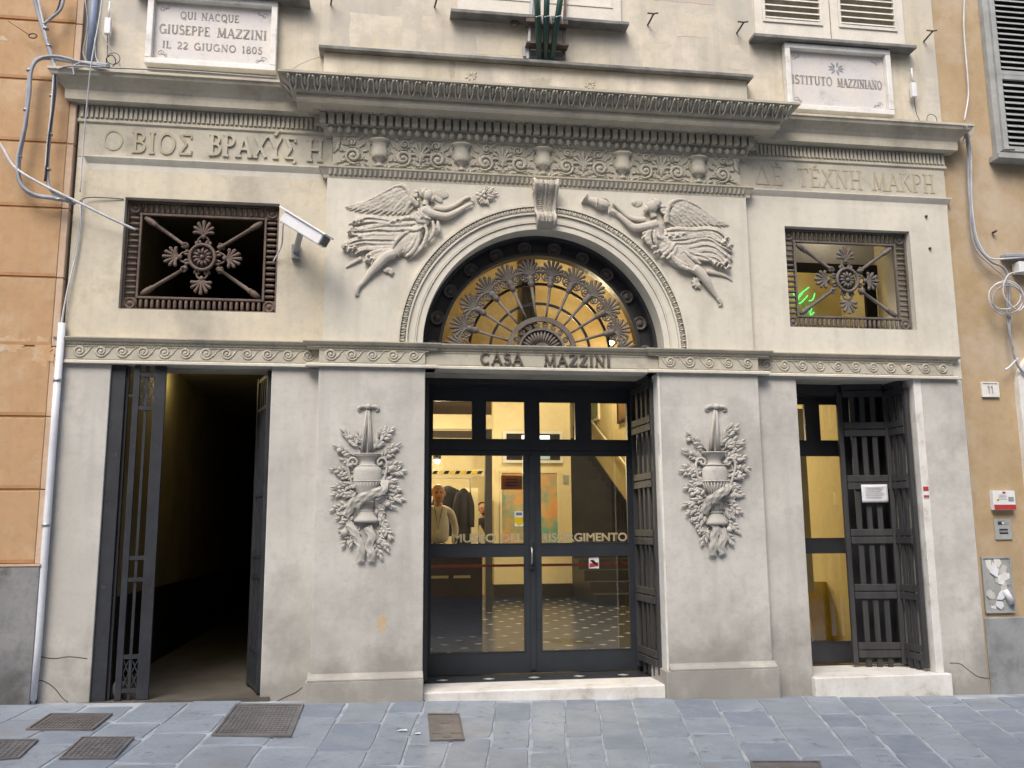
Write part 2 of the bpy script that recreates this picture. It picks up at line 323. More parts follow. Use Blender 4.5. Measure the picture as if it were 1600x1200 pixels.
# glyph: (width, [(points, thick?, serif ends)])
GL = {
 'I': (.34, [([(.17,0),(.17,1)],1,3)]), 'L': (.62, [([(.15,1),(.15,0)],1,3),([(.15,.02),(.6,.02),(.6,.2)],0,0)]),
 'T': (.72, [([(.36,0),(.36,1)],1,1),([(.03,.8),(.03,.98),(.69,.98),(.69,.8)],0,0)]),
 'E': (.64, [([(.15,0),(.15,1)],1,3),([(.15,.98),(.58,.98),(.58,.82)],0,0),([(.15,.02),(.6,.02),(.6,.2)],0,0),([(.15,.52),(.45,.52)],0,0)]),
 'P': (.66, [([(.15,0),(.15,1)],1,3),([(.15,.98)]+arc(.33,.73,.27,.25,90,-90)+[(.15,.48)],0,0)]),
 'B': (.68, [([(.15,0),(.15,1)],1,3),([(.15,.98)]+arc(.32,.75,.24,.23,90,-90)+[(.15,.52)],0,0),([(.3,.52)]+arc(.34,.27,.28,.25,90,-90)+[(.15,.02)],0,0)]),
 'R': (.74, [([(.15,0),(.15,1)],1,3),([(.15,.98)]+arc(.33,.74,.26,.24,90,-90)+[(.15,.5)],0,0),([(.35,.5),(.68,0)],1,0)]),
 'D': (.8, [([(.15,0),(.15,1)],1,3),([(.15,.98)]+arc(.3,.5,.42,.48,90,-90,14)+[(.15,.02)],0,0)]),
 'O': (.86, [(arc(.43,.5,.36,.49,0,360,22),.7,0)]), 'Q': (.86, [(arc(.43,.5,.36,.49,0,360,22),.7,0),([(.45,.2),(.8,-.15)],.8,0)]),
 'C': (.8, [(arc(.43,.5,.35,.49,45,315,16),.8,0)]), 'G': (.86, [(arc(.43,.5,.35,.49,48,330,16),.8,0),([(.74,.0),(.74,.42)],1,0),([(.56,.44),(.84,.44)],0,0)]),
 'U': (.84, [([(.17,1),(.17,.3)]+arc(.43,.3,.26,.29,180,360,10)+[(.69,1)],.7,0),([(.03,.99),(.31,.99)],0,0),([(.57,.99),(.81,.99)],0,0)]),
 'N': (.88, [([(.15,0),(.15,1)],0,3),([(.12,1),(.73,0)],1,0),([(.73,0),(.73,1)],0,2)]),
 'M': (1.02, [([(.14,0),(.17,1)],0,1),([(.17,1),(.51,.05)],1,0),([(.51,.05),(.85,1)],0,0),([(.85,1),(.88,0)],1,2)]),
 'A': (.84, [([(.08,0),(.41,1)],0,1),([(.41,1),(.77,0)],1,2),([(.2,.34),(.64,.34)],0,0)]),
 'Z': (.74, [([(.08,.8),(.08,.98),(.66,.98)],0,0),([(.66,.98),(.07,.02)],1,0),([(.07,.02),(.67,.02),(.67,.2)],0,0)]),
 'S': (.6, [(arc(.3,.75,.22,.24,30,250,10)+arc(.3,.27,.24,.26,80,-150,10),.8,0)]),
 'K': (.78, [([(.15,0),(.15,1)],1,3),([(.15,.45),(.68,1)],0,0),([(.32,.6),(.72,0)],1,0)]),
 'H': (.84, [([(.17,0),(.17,1)],1,3),([(.67,0),(.67,1)],1,3),([(.17,.5),(.67,.5)],0,0)]),
 'X': (.78, [([(.08,1),(.7,0)],1,0),([(.08,0),(.7,1)],0,3)]),
 'Y': (.74, [([(.37,0),(.37,.45)],1,1),([(.37,.45),(.05,1)],1,0),([(.37,.45),(.69,1)],0,0)]),
 'Σ': (.72, [([(.64,.8),(.64,.98),(.1,.98)],0,0),([(.1,.98),(.42,.5)],1,0),([(.42,.5),(.08,.02)],0,0),([(.08,.02),(.66,.02),(.66,.2)],0,0)]),
 'ς': (.76, [([(.64,.8),(.64,.98),(.1,.98)],0,0),([(.1,.98),(.42,.5)],1,0),([(.42,.5),(.08,.02)],0,0),([(.08,.02),(.6,.02),(.66,-.12),(.56,-.24)],0,0)]),
 'Δ': (.84, [([(.04,.02),(.42,1)],0,0),([(.42,1),(.8,.02)],1,0),([(.04,.02),(.8,.02)],0,0)]),
 '1': (.45, [([(.1,.8),(.24,1),(.24,0)],.9,0),([(.08,.01),(.4,.01)],0,0)]),
 '2': (.62, [(arc(.3,.72,.22,.26,160,-20,8)+[(.08,.04)],.7,0),([(.08,.04),(.55,.04),(.55,.16)],.6,0)]),
 '8': (.6, [(arc(.3,.75,.18,.23,0,360,14),.7,0),(arc(.3,.26,.23,.25,0,360,14),.7,0)]),
 '0': (.62, [(arc(.31,.5,.24,.49,0,360,18),.7,0)]),
 '5': (.58, [([(.5,.97),(.16,.97),(.12,.55)],.5,0),(arc(.27,.33,.23,.3,120,-160,10),.8,0)]),
 '3': (.58, [(arc(.27,.74,.2,.24,150,-80,9)+arc(.27,.27,.24,.26,80,-150,9),.7,0)]),
 ' ': (.5, []),
 'Ύ': (.74, [([(.37,0),(.37,.45)],1,1),([(.37,.45),(.05,1)],1,0),([(.37,.45),(.69,1)],0,0),([(.33,1.08),(.46,1.28)],.6,0)]),
 'É': (.64, [([(.15,0),(.15,1)],1,3),([(.15,.98),(.58,.98),(.58,.82)],0,0),([(.15,.02),(.6,.02),(.6,.2)],0,0),([(.15,.52),(.45,.52)],0,0),([(.3,1.08),(.45,1.26)],.6,0)]),
 'È': (.64, [([(.15,0),(.15,1)],1,3),([(.15,.98),(.58,.98),(.58,.82)],0,0),([(.15,.02),(.6,.02),(.6,.2)],0,0),([(.15,.52),(.45,.52)],0,0),([(.42,1.08),(.26,1.26)],.6,0)]),
}
def text_width(s, gap): return sum(GL[c][0]+gap for c in s)-gap
def letters(txt, x0, x1, z, h, y, th, matn, parent, wt=.16, hair=.07, sp=None, serif=True, thick=None, slope=0):
    """each letter one mesh, set between x0 and x1 on the wall plane y (letters stand th proud)"""
    gap = .12; tw = text_width(txt, gap); sx = (x1-x0)/tw; x = x0
    for ch in txt:
        wd, st = GL[ch]; b = MB(); i_ = 0
        for pts, tk, sf in st:
            t = (hair+(wt-hair)*tk)*h; i_ += 1; y0 = y-th-.0006*i_
            P = [Vector((x+p[0]*sx, 0, z+p[1]*h+slope*(x-x0))) for p in pts]
            N = len(P); L_ = []; R_ = []; cl = (P[0]-P[-1]).length < 1e-4
            for i in range(N):
                a = P[i-1] if i else (P[-2] if cl else P[0]); c = P[i+1] if i < N-1 else (P[1] if cl else P[-1])
                d = (c-a).normalized(); nn = Vector((-d.z, 0, d.x))
                L_.append(P[i]+nn*t/2); R_.append(P[i]-nn*t/2)
            v = []
            for l, r in zip(L_, R_): v += [(l.x, y0, l.z), (r.x, y0, r.z), (l.x, y+.002, l.z), (r.x, y+.002, r.z)]
            f = []
            for i in range(N-1):
                a = 4*i; c = a+4; f += [(a, a+1, c+1, c), (a+2, c+2, c+3, a+3), (a, c, c+2, a+2), (a+1, a+3, c+3, c+1)]
            f += [(0,2,3,1), (4*N-4, 4*N-3, 4*N-1, 4*N-2)]
            b.add(v, f)
            if serif:
                s2 = .13*h
                if sf & 1: p = P[0]; b.box(p.x-s2, p.x+s2, y0+.0003, y+.0015, p.z-(hair*h/2)*(1 if p.z < z+h/2 else 1), p.z+hair*h/2)
                if sf & 2: p = P[-1]; b.box(p.x-s2, p.x+s2, y0+.0003, y+.0015, p.z-hair*h/2, p.z+hair*h/2)
        if b.v: b.build('letter', matn, parent)
        x += (wd+gap)*sx

# ================================================================== THE STREET
g = MB(); g.add([(-40,-40,gz(-40)-.006),(60,-40,gz(60)-.006),(60,.6,gz(60)-.006),(-40,.6,gz(-40)-.006)], [(0,1,2,3)])
street = g.build('street', 'mortar'); street['kind'] = 'structure'
def tilt(x): return -.03-.065*max(0, min(x+2.4, 5.5))
stones = []
xj = -7.0; cols = []
known = [-2.69,-2.33,-1.9,-1.54,-1.21,-.97,-.70,-.42,-.15,.10,.36,.64,.98,1.30,1.67,2.06,2.36,2.68,3.03,3.39]
lo = [-2.69-.34*i for i in range(1, 14)][::-1]; hi = [3.39+.33*i for i in range(1, 16)]
cols = lo+known+hi
rnd = random.Random(3)
for i in range(len(cols)-1):
    a, b = cols[i], cols[i+1]; y = .1-rnd.random()*.3; first = True
    while y > -9.2:
        ln = rnd.uniform(.42, .85); y2 = y-ln; gp = rnd.uniform(.005, .011)
        def P(x, yy): return (x+tilt(x)*(-yy-.1), yy)
        j = lambda: rnd.uniform(-.011, .011)
        skew = rnd.uniform(-.03, .03)
        q = [P(a+gp+j(), y2+gp+skew), P(b-gp+j(), y2+gp-skew), P(b-gp+j(), y-gp+j()), P(a+gp+j(), y-gp+j())]
        mid = ((a+b)/2, (y+y2)/2); stones.append((math.hypot(mid[0]+.3, (mid[1]+1)*1.0), q)); y = y2
vis = []
for dd, q in stones:
    cx = sum(p[0] for p in q)/4; cy = sum(p[1] for p in q)/4
    vis.append(((0 if (-2.6 < cy and -4.5 < cx < 5.5) else 10)+dd, q))
vis.sort(key=lambda t: t[0])
def stone_mesh(b, q):
    h = rnd.uniform(-.0015, .002); cx = sum(p[0] for p in q)/4; cy = sum(p[1] for p in q)/4
    # subdivide the outline so that the edges wander, then chamfer
    out = []
    for i in range(4):
        p, r = q[i], q[(i+1) % 4]
        for t in (0.04, .35, .68, .96):
            jj = .006 if t in (.35, .68) else 0
            out.append((p[0]+(r[0]-p[0])*t+rnd.uniform(-jj, jj), p[1]+(r[1]-p[1])*t+rnd.uniform(-jj, jj)))
    n = len(out); v = []
    tx, ty = rnd.uniform(-.006, .006), rnd.uniform(-.004, .004)
    for lv, (s_, dz) in enumerate(((1.0, -.03), (1.0, -.006), (.965, 0))):
        for x, y in out:
            X, Y = cx+(x-cx)*s_, cy+(y-cy)*s_
            v.append((X, Y, gz(X)+h+dz+tx*(X-cx)+ty*(Y-cy)))
    v.append((cx, cy, gz(cx)+h+.001)); f = []
    for l in range(2):
        for k in range(n): f.append((l*n+k, l*n+(k+1) % n, (l+1)*n+(k+1) % n, (l+1)*n+k))
    for k in range(n): f.append((2*n+k, 2*n+(k+1) % n, 3*n))
    b.add(v, f)
far = MB()
for i, (_, q) in enumerate(vis):
    if i < 300:
        b = MB(); stone_mesh(b, q); b.build('paving_stone', rnd.choice(['paving', 'paving', 'paving', 'paving_dark', 'paving_dark', 'paving_warm']), street)
    else: stone_mesh(far, q)
far.build('paving_stones', 'paving', street)['kind'] = 'stuff'
# iron covers let into the paving
def cover(name, corners, label, cat, pattern, mt='cast_iron', group=None):
    c = [ong(*p) for p in corners]; o = sum(c, Vector())/4; t = thing(name, label, cat, o, group)
    def loc(u, v, h):       # u, v in 0..1 over the quad
        p = c[0]*(1-u)*(1-v)+c[1]*(1-u)*v+c[2]*u*v+c[3]*u*(1-v)-o; return p+Vector((0, 0, h))
    b = MB()
    def slab(u0, u1, v0, v1, h0, h1, b=b):
        v = [loc(u0,v0,h0),loc(u1,v0,h0),loc(u1,v1,h0),loc(u0,v1,h0),loc(u0,v0,h1),loc(u1,v0,h1),loc(u1,v1,h1),loc(u0,v1,h1)]
        b.add(v, [(0,1,2,3),(7,6,5,4),(0,4,5,1),(1,5,6,2),(2,6,7,3),(3,7,4,0)])
    for a in ((0,1,0,.045),(0,1,.955,1),(0,.035,.045,.955),(.965,1,.045,.955)): slab(*a, -.02, .013)
    b.build('frame', mt, t)
    b = MB(); slab(.04,.96,.05,.95,-.02,.007,b); b.build('plate', mt, t)
    b = MB(); nu, nv = pattern
    for i in range(nu):
        for j in range(nv):
            u = .07+.86*(i+.5)/nu; v = .08+.84*(j+.5)/nv; du = .30*.86/nu; dv = .34*.84/nv
            if nv == 1 and .35 < u < .65: 
                slab(u-du, u+du, .08, .4, .0075, .011, b); slab(u-du, u+du, .6, .92, .0075, .011, b)
            else: slab(u-du, u+du, v-dv, v+dv, .0075, .0115, b)
    b.build('tread_pattern', mt, t)['kind'] = 'stuff'
cover('manhole_cover', [(78,1117),(40,1142),(145,1142),(176,1117)], 'small rusty checkered manhole cover in the paving below the white downpipe', 'manhole cover', (14, 8), 'cast_rust')
cover('manhole_cover', [(127,1154),(92,1188),(180,1187),(210,1154)], 'worn smooth iron cover at the bottom left in front of the open passage', 'manhole cover', (9, 9))
cover('manhole_cover', [(368,1102),(330,1152),(455,1153),(475,1102)], 'largest square manhole cover, studded, in front of the passage right jamb', 'manhole cover', (16, 14))
cover('drain_grate', [(668,1117),(672,1159),(726,1158),(718,1117)], 'small brown ribbed iron drain cover below the museum doorstep', 'drain cover', (14, 1), 'cast_rust')
cover('manhole_cover', [(-35,1158),(-75,1195),(30,1187),(60,1158)], 'iron cover cut off by the lower left corner of the photo', 'manhole cover', (9, 9))
cover('drain_grate', [(1172,1192),(1180,1222),(1290,1222),(1282,1192)], 'brown ribbed drain cover cut off by the bottom edge, right of centre', 'drain cover', (22, 1), 'cast_rust')

# ================================================================== THE MUSEUM FACADE
bld = thing('museum_building', 'pale stuccoed museum front with arched fanlight, carved cornice and three ground floor openings', 'building', (0,0,0))
YB = .42                                     # thickness of the front wall
Z1, Z2 = 2.59, 2.785                         # lintel band
def wall(x0, x1, z0, z1, y0, mt, name='wall', bev=.006): return MB().box(x0,x1,y0,YB,z0,z1).build(name, mt, bld, bevel=bev)
wall(-3.77,-3.41,-.2,Z1,0,'stucco_low','pier'); wall(-2.2,-1.80,-.2,Z1,0,'stucco_low','pier')
wall(1.80,2.205,-.2,Z1,0,'stucco_low','pier'); wall(3.37,3.77,-.25,Z1,0,'stucco_low','pier')
for x0, x1 in ((-1.83,-.99), (.96,1.83)):
    wall(x0, x1, .2, Z1, -.07, 'stucco_low', 'pilaster')
    MB().box(x0-.035,x1+(.035 if x1 > 1 else .005),-.115,.3,-.2,.19).build('plinth', 'stucco_low', bld, bevel=.008)
    b = moulding([(.115,.19),(.115,.2),(.10,.215),(.085,.222),(.07,.24)], x0-.0, x1+.0, .2, True, True); b.v = [(max(min(p[0], x1+(.02 if x1>1 else .001)), x0-(.02 if x0<-1 else .001)),p[1],p[2]) for p in b.v]; b.build('plinth_moulding', 'stucco_low', bld)
# lintel bands with their mouldings
def band(x0, x1, d, text=False, ends=(True, True)):
    MB().box(x0,x1,-d,YB-.003,Z1+.004,Z2-.002).build('lintel_band', 'frieze', bld)
    moulding([(d,Z2-.055),(d+.012,Z2-.045),(d+.014,Z2-.03),(d+.03,Z2-.022),(d+.042,Z2-.004),(d+.042,Z2+.004),(d,Z2+.012)], x0-(-d if not ends[0] else 0)*0, x1, .1, *ends).build('upper_moulding', 'cornice', bld)
    moulding([(d,Z1-.003),(d+.018,Z1-.001),(d+.018,Z1+.016),(d+.008,Z1+.022),(d,Z1+.026)], x0, x1, .1, *ends).build('lower_moulding', 'stucco_panel', bld)
    b = MB(); n = int((x1-x0)/.017)
    for i in range(n):
        for zz in (Z2-.061, Z1+.033):
            x = x0+.01+i*(x1-x0-.02)/max(n-1,1); b.box(x-.0055,x+.0055,-d-.007,-d+.001,zz-.0045,zz+.0045)
    for i in range(int((x1-x0)/.03)):
        x = x0+.015+i*.03; b.add([(x-.013,-d-.0145,Z2-.032),(x+.013,-d-.0145,Z2-.032),(x,-d-.012,Z2-.047),(x,-d-.02,Z2-.036)], [(0,2,3),(2,1,3),(0,3,1)])
    b.build('bead_row', 'cornice', bld)['kind'] = 'stuff'
band(-3.77,-1.832,.02, ends=(True,False)); band(-1.83,-.992,.085, ends=(True,True)); band(-.99,.958,.06, ends=(False,False)); band(.96,1.83,.085); band(1.832,3.68,.02, ends=(False,True))
MB().box(3.68,3.77,-.001,YB,Z1+.004,Z2).build('lintel_block','stucco_panel',bld)
# running wave scrolls, one piece each
def spiral(cx, cz, r0, r1, turns, a0, y, n=30, sgn=1):
    return [Vector((cx+(r0+(r1-r0)*i/n)*math.cos(a0+sgn*2*PI*turns*i/n), y, cz+(r0+(r1-r0)*i/n)*math.sin(a0+sgn*2*PI*turns*i/n))) for i in range(n+1)]
sb = MB()
pp = [Vector((-.115,0,.036)), Vector((-.085,0,.038)), Vector((-.055,0,.02))]+spiral(0,0,.043,.006,2.0,math.radians(200),0,34)
sb.tube([Vector((-.13,0,.043)),Vector((-.10,0,.04)),Vector((-.075,0,.02)),Vector((-.055,0,-.012))]+spiral(0,0,.046,.005,1.9,math.radians(205),0,32), lerpl([.003,.007,.009,.010,.010,.009,.008,.007,.006],36+1), 6, .9)
sb.ell((0,0,0), .012,.011,.012, 5)
scroll0 = sb.build('wave_scroll', 'frieze', bld)
k = 0; zc = (Z1+Z2)/2-.004
def scrollrow(x0, x1, n, d, flip=False):
    global k
    for i in range(n):
        x = x0+(x1-x0)*(i+.5)/n
        if k == 0: scroll0.location = (x,-d,zc); o = scroll0
        else: o = inst(scroll0, (x,-d,zc))
        q_ = rnd.uniform(.92,1.06); o.scale = (-q_ if flip else q_,rnd.uniform(.75,1.1),q_); o.rotation_euler = (0,rnd.uniform(-.06,.06),0)
        k += 1
scrollrow(-3.72,-1.84,12,.022, True); scrollrow(-1.82,-1.0,5,.087, True); scrollrow(.97,1.82,5,.087); scrollrow(1.85,3.66,11,.022)
letters('CASA', -.545, -.195, 2.635, .095, -.0605, .016, 'bronze_letter', bld, .19, .09)
letters('MAZZINI', -.02, .545, 2.632, .095, -.0605, .016, 'bronze_letter', bld, .19, .09)

# upper storey zone of the wings, with window openings
WZ0, WZ1 = 3.03, 3.945
for sx, mt in ((-1,'stucco'),(1,'stucco_panel')):
    xa, xb, xc, xd = (-3.77,-3.385,-2.185,-1.775) if sx < 0 else (1.775,2.18,3.375,3.77)
    b = MB(); b.box(xa,xb,0,YB,Z2,4.17); b.box(xc,xd,0,YB,Z2,4.17); b.box(xb,xc,0,YB,Z2,WZ0); b.box(xb,xc,0,YB,WZ1,4.17)
    # one clean sheet in front of the four blocks so no seams show
    f = MB(); y = -.004
    V_ = [(xa,y,Z2),(xd,y,Z2),(xd,y,4.17),(xa,y,4.17),(xb,y,WZ0),(xc,y,WZ0),(xc,y,WZ1),(xb,y,WZ1),(xb,.002,WZ0),(xc,.002,WZ0),(xc,.002,WZ1),(xb,.002,WZ1)]
    f.add(V_, [(0,1,5,4),(1,2,6,5),(2,3,7,6),(3,0,4,7),(4,5,9,8),(5,6,10,9),(6,7,11,10),(7,4,8,11)])
    b.build('wall', mt, bld); f.build('wall_render', mt, bld)
# centre panel with the arch
AZ, AR, AO = 2.785, 1.012, 1.215
n = 48; v = []; f = []
for i in range(n+1):
    a = PI*i/n; c, s_ = math.cos(a), math.sin(a)
    tx = 1.805/max(abs(c), 1e-6); tz = (4.17-AZ)/max(s_, 1e-6); t = min(tx, tz)
    v += [(1.13*c,-.065,AZ+1.13*s_), (t*c,-.065,AZ+t*s_), (t*c,YB,AZ+t*s_)]
corner = []
for i in range(n): f.append((3*i, 3*i+1, 3*i+4, 3*i+3)); 
b = MB(); b.add(v, f)
b.build('arch_panel', 'stucco_panel', bld)
# fill the corners cut by the fan and the returns
b = MB(); b.box(-1.805,-1.775,-.064,YB,Z2,4.17); b.box(1.775,1.805,-.064,YB,Z2,4.17)
for sx in (-1, 1):
    a = math.atan2(4.17-AZ, 1.805); i0 = int(a/(PI/n)); P1 = None
    pts = [(1.805, AZ+1.805*math.tan(i0*PI/n)), (1.805, 4.17), ((4.17-AZ)/math.tan((i0+1)*PI/n), 4.17)]
    pl = [(sx*p[0], -.0655, p[1]) for p in pts]
    b.add(pl, [(0,1,2) if sx > 0 else (2,1,0)])
b.build('panel_corner', 'stucco_panel', bld)
def ring(r0, r1, y0, y1, a0=0, a1=PI, n=64, name='ring', mt='stucco_panel', parent=None, cz=AZ, cx=0, build=True, bev=0):
    b = MB(); v = []
    for i in range(n+1):
        a = a0+(a1-a0)*i/n; c, s_ = math.cos(a), math.sin(a)
        v += [(cx+r0*c,y0,cz+r0*s_),(cx+r1*c,y0,cz+r1*s_),(cx+r1*c,y1,cz+r1*s_),(cx+r0*c,y1,cz+r0*s_)]
    f = []
    for i in range(n):
        for k_ in range(4): f.append((4*i+k_, 4*i+(k_+1) % 4, 4*i+4+(k_+1) % 4, 4*i+4+k_))
    f += [(3,2,1,0),(4*n,4*n+1,4*n+2,4*n+3)]
    b.add(v, f)
    return b.build(name, mt, parent or bld, bevel=bev) if build else b
ring(AR,1.062,-.072,.33,name='archivolt_fascia'); ring(1.065,1.075,-.082,.0,name='archivolt_fillet'); ring(1.078,1.135,-.079,.0,name='archivolt_fascia')
ring(1.137,1.152,-.096,0,name='archivolt_fillet'); ring(1.154,1.198,-.088,-.06,name='archivolt_ornament_ground',mt='cornice'); ring(1.2,1.217,-.104,-.06,name='archivolt_fillet')
lb = MB()
lb.leaf((0,0,-.024),(0,0,1),.048,.026,th=.008); lb.tube([(-.022,-.004,.018),(-.018,-.008,-.008),(-.008,-.008,-.02)],[.003,.005,.003],5); lb.tube([(.022,-.004,.018),(.018,-.008,-.008),(.008,-.008,-.02)],[.003,.005,.003],5)
arch_leaf = lb.build('archivolt_leaf', 'frieze', bld); NA = 76; first = True
for i in range(NA):
    a = PI*(i+.5)/NA
    if abs(a-PI/2) < .055: continue
    loc = (1.176*math.cos(a),-.089,AZ+1.176*math.sin(a)); rot = (0, PI/2-a, 0)
    if first: arch_leaf.location = loc; arch_leaf.rotation_euler = rot; first = False
    else: inst(arch_leaf, loc, rot=rot)
MB().box(-1.8,-.995,-.066,.3,Z2+.0005,Z2+.012).build('sill_course','cornice',bld); MB().box(.965,1.8,-.066,.3,Z2+.0005,Z2+.012).build('sill_course','cornice',bld)
# keystone console
ks = MB(); prof = [(.075,3.80),(.14,3.79),(.185,3.83),(.19,3.87),(.15,3.905),(.115,3.94),(.12,4.0),(.145,4.06),(.185,4.11),(.205,4.15),(.19,4.185),(.16,4.20),(.06,4.20)]
def kw(z): return .066+(z-3.79)*.075
v = []; n = len(prof)
for s_ in (-1, 1):
    for d, z in prof: v.append((s_*kw(z)*1.0,-d,z))
f = [tuple(range(n)), tuple(range(2*n-1, n-1, -1))]+[((i+1)%n, i, n+i, n+(i+1)%n) for i in range(n)]
ks.add(v, f); key = ks.build('keystone', 'relief', bld, bevel=.003)
for s_ in (-1, 1):
    b = MB(); pts = catmull([(s_*(kw(z)+.002),-d-.006,z) for d, z in prof[1:12]], 3); b.tube(pts, .013, 8); b.build('console_rim', 'relief', key)
    b = MB(); b.tube([Vector((s_*(kw(z)+.004),-.11+p.x,z+p.z)) for p in spiral(0,0,.055,.01,1.7,0,0) for z in (4.13,)], .008, 6, nrm=(1,0,0)); b.build('console_volute', 'relief', key); b = MB(); b.tube([Vector((s_*(kw(3.85)+.004),-.13+p.x,3.85+p.z)) for p in spiral(0,0,.035,.006,1.7,0,0)], .006, 6, nrm=(1,0,0)); b.build('console_volute', 'relief', key)
b = MB(); cp = catmull([(0,-d-.004,z) for d, z in prof[2:11]], 4)
for i, p in enumerate(cp[:-1]):
    w_ = kw(p.z); t = (cp[i+1]-p)
    b.ell(p, .008,.008,.010,4)
    for s_ in (-1, 1): b.ell(p+Vector((s_*w_*.48,.001,0)), w_*.30,.007,.007,4)
b.build('console_leaves', 'relief', key)['kind'] = 'stuff'

# friezes, ledges, cornices
MB().box(-3.77,-1.775,-.006,YB,4.27,4.60).build('wing_frieze','frieze',bld); MB().box(1.775,3.77,-.006,YB,4.27,4.60).build('wing_frieze','frieze',bld)
for x0, x1, e in ((-3.68,-1.78,(True,False)), (1.78,3.77,(False,True))):
    moulding([(.004,4.17),(.006,4.215),(.022,4.24),(.035,4.262),(.035,4.272),(.006,4.28)], x0, x1, .1, *e).build('ledge_moulding','stucco_panel',bld)
    MB().box(min(x0,-3.77) if x0 < 0 else x0, x1, -.003, YB, 4.17, 4.27).build('architrave','stucco_panel',bld)
MB().box(-1.77,1.77,-.05,YB,4.17,4.60).build('centre_frieze','frieze',bld)
moulding([(.066,4.165),(.068,4.19),(.09,4.235),(.10,4.248),(.10,4.262),(.055,4.272)], -1.775, 1.775, .1).build('ledge_moulding','cornice',bld)
b = MB()
nn = 88
for i in range(nn):
    x = -1.80+3.6*(i+.5)/nn
    b.add([(x-.017,-.0705,4.192),(x+.017,-.0705,4.192),(x+.014,-.096,4.238),(x-.014,-.096,4.238),(x,-.089,4.196),(x,-.103,4.236)], [(0,4,5,3),(4,1,2,5),(0,1,4),(3,5,2)])
b.build('leaf_tongue_row','frieze',bld)['kind'] = 'stuff'
WING = [(.008,4.55),(.02,4.562),(.02,4.58),(.012,4.59),(.012,4.70),(.03,4.705),(.095,4.712),(.098,4.745),(.098,4.79),(.105,4.80),(.118,4.82),(.15,4.85),(.185,4.875),(.195,4.9),(.205,4.905),(.205,4.925),(0,4.94)]
moulding(WING, -3.77, -1.7, .3, True, False).build('wing_cornice','cornice_wing',bld); moulding(WING, 1.7, 3.77, .3, False, True).build('wing_cornice','cornice_wing',bld)
b = MB(); 
for x0, x1 in ((-3.77,-1.86),(1.86,3.77)):
    n = int((x1-x0)/.037)
    for i in range(n): x = x0+(i+.5)*(x1-x0)/n; b.box(x-.011,x+.011,-.03,-.011,4.597,4.69)
b.build('wing_dentils','frieze',bld)['kind'] = 'stuff'
CEN = [(.052,4.535),(.062,4.545),(.066,4.56),(.085,4.61),(.10,4.615),(.10,4.70),(.16,4.705),(.275,4.715),(.285,4.735),(.285,4.785),(.31,4.79),(.325,4.80),(.335,4.83),(.375,4.86),(.40,4.885),(.42,4.89),(.42,4.91),(0,4.93)]
moulding(CEN, -1.77, 1.77, .3).build('centre_cornice','cornice',bld)
db = MB().box(-.0245,.0245,-.15,-.095,4.62,4.70); den = db.build('dentil','cornice',bld, bevel=.002); N = 55
for i in range(N):
    x = -1.885+3.77*(i+.5)/N
    if i == 0: den.location = (x,0,0)
    else: inst(den, (x+rnd.uniform(-.0015,.0015),rnd.uniform(-.003,.002),rnd.uniform(-.0015,.0015)), scale=(rnd.uniform(.93,1.05),1,1))
b = MB()
for s_ in (-1, 1):
    for j in range(4): b.box(s_*1.89-.03, s_*1.89+.03, -.09+j*.068, -.045+j*.068, 4.62, 4.70)
b.build('return_dentils','cornice',bld)['kind'] = 'stuff'
eb = MB(); eb.ell((0,-.086,4.582),.0225,.024,.031,6); eb.tube([(-.026,-.088,4.608),(-.025,-.08,4.58),(-.012,-.068,4.556),(0,-.066,4.55),(.012,-.068,4.556),(.025,-.08,4.58),(.026,-.088,4.608)],.0045,5); eb.leaf((.034,-.09,4.61),(0,.35,-1),.056,.012,th=.004)
egg = eb.build('egg_ornament','ornament',bld)
for i in range(51):
    x = -1.82+3.64*(i+.5)/51
    if i == 0: egg.location = (x,0,0)
    else: inst(egg, (x+rnd.uniform(-.002,.002),rnd.uniform(-.003,.003),rnd.uniform(-.002,.002)), scale=(rnd.uniform(.92,1.06),1,1))
# leaves on the crowning moulding
ab = MB()
ab.leaf((0,-.335,4.822),(0,-.72,.62),.088,.05,n=(0,-.65,-.75),th=.009)
for s_ in (-1, 1):
    ab.tube(catmull([(s_*.062,-.395,4.872),(s_*.05,-.408,4.874),(s_*.036,-.39,4.858),(s_*.033,-.355,4.828),(s_*.02,-.335,4.80),(s_*.008,-.328,4.792)],3),lerpl([.006,.010,.011,.010,.006],16),6,nrm=(0,-.65,-.75))
    ab.ell((s_*.055,-.392,4.862),.010,.008,.010,4)
acan = ab.build('acanthus_leaf','ornament',bld); NL = 45
for i in range(NL):
    x = -2.12+4.24*(i+.5)/NL
    if i == 0: acan.location = (x,0,0); acan.scale = (.72,1,1)
    else: inst(acan, (x+rnd.uniform(-.003,.003),0,rnd.uniform(-.002,.002)), scale=(.72*rnd.uniform(.92,1.07),1,1))
b = MB()
for i in range(200): x = -2.07+4.14*(i+.5)/200; b.ell((x,-.318,4.796),.007,.006,.006,3)
for i in range(180): x = -1.93+3.86*(i+.5)/180; b.ell((x,-.165,4.702),.007,.008,.007,3)
b.build('bead_row','ornament',bld)['kind'] = 'stuff'
# leaf ornament of the short returns at both ends
b = MB()
for s_ in (-1, 1):
    for j in range(3): b.leaf((s_*(1.77+.335),-.25+j*.13,4.822),(s_*.72,0,.62),.088,.06,n=(s_*.65,0,-.75),th=.009)
b.build('return_leaves','ornament',bld)['kind'] = 'stuff'
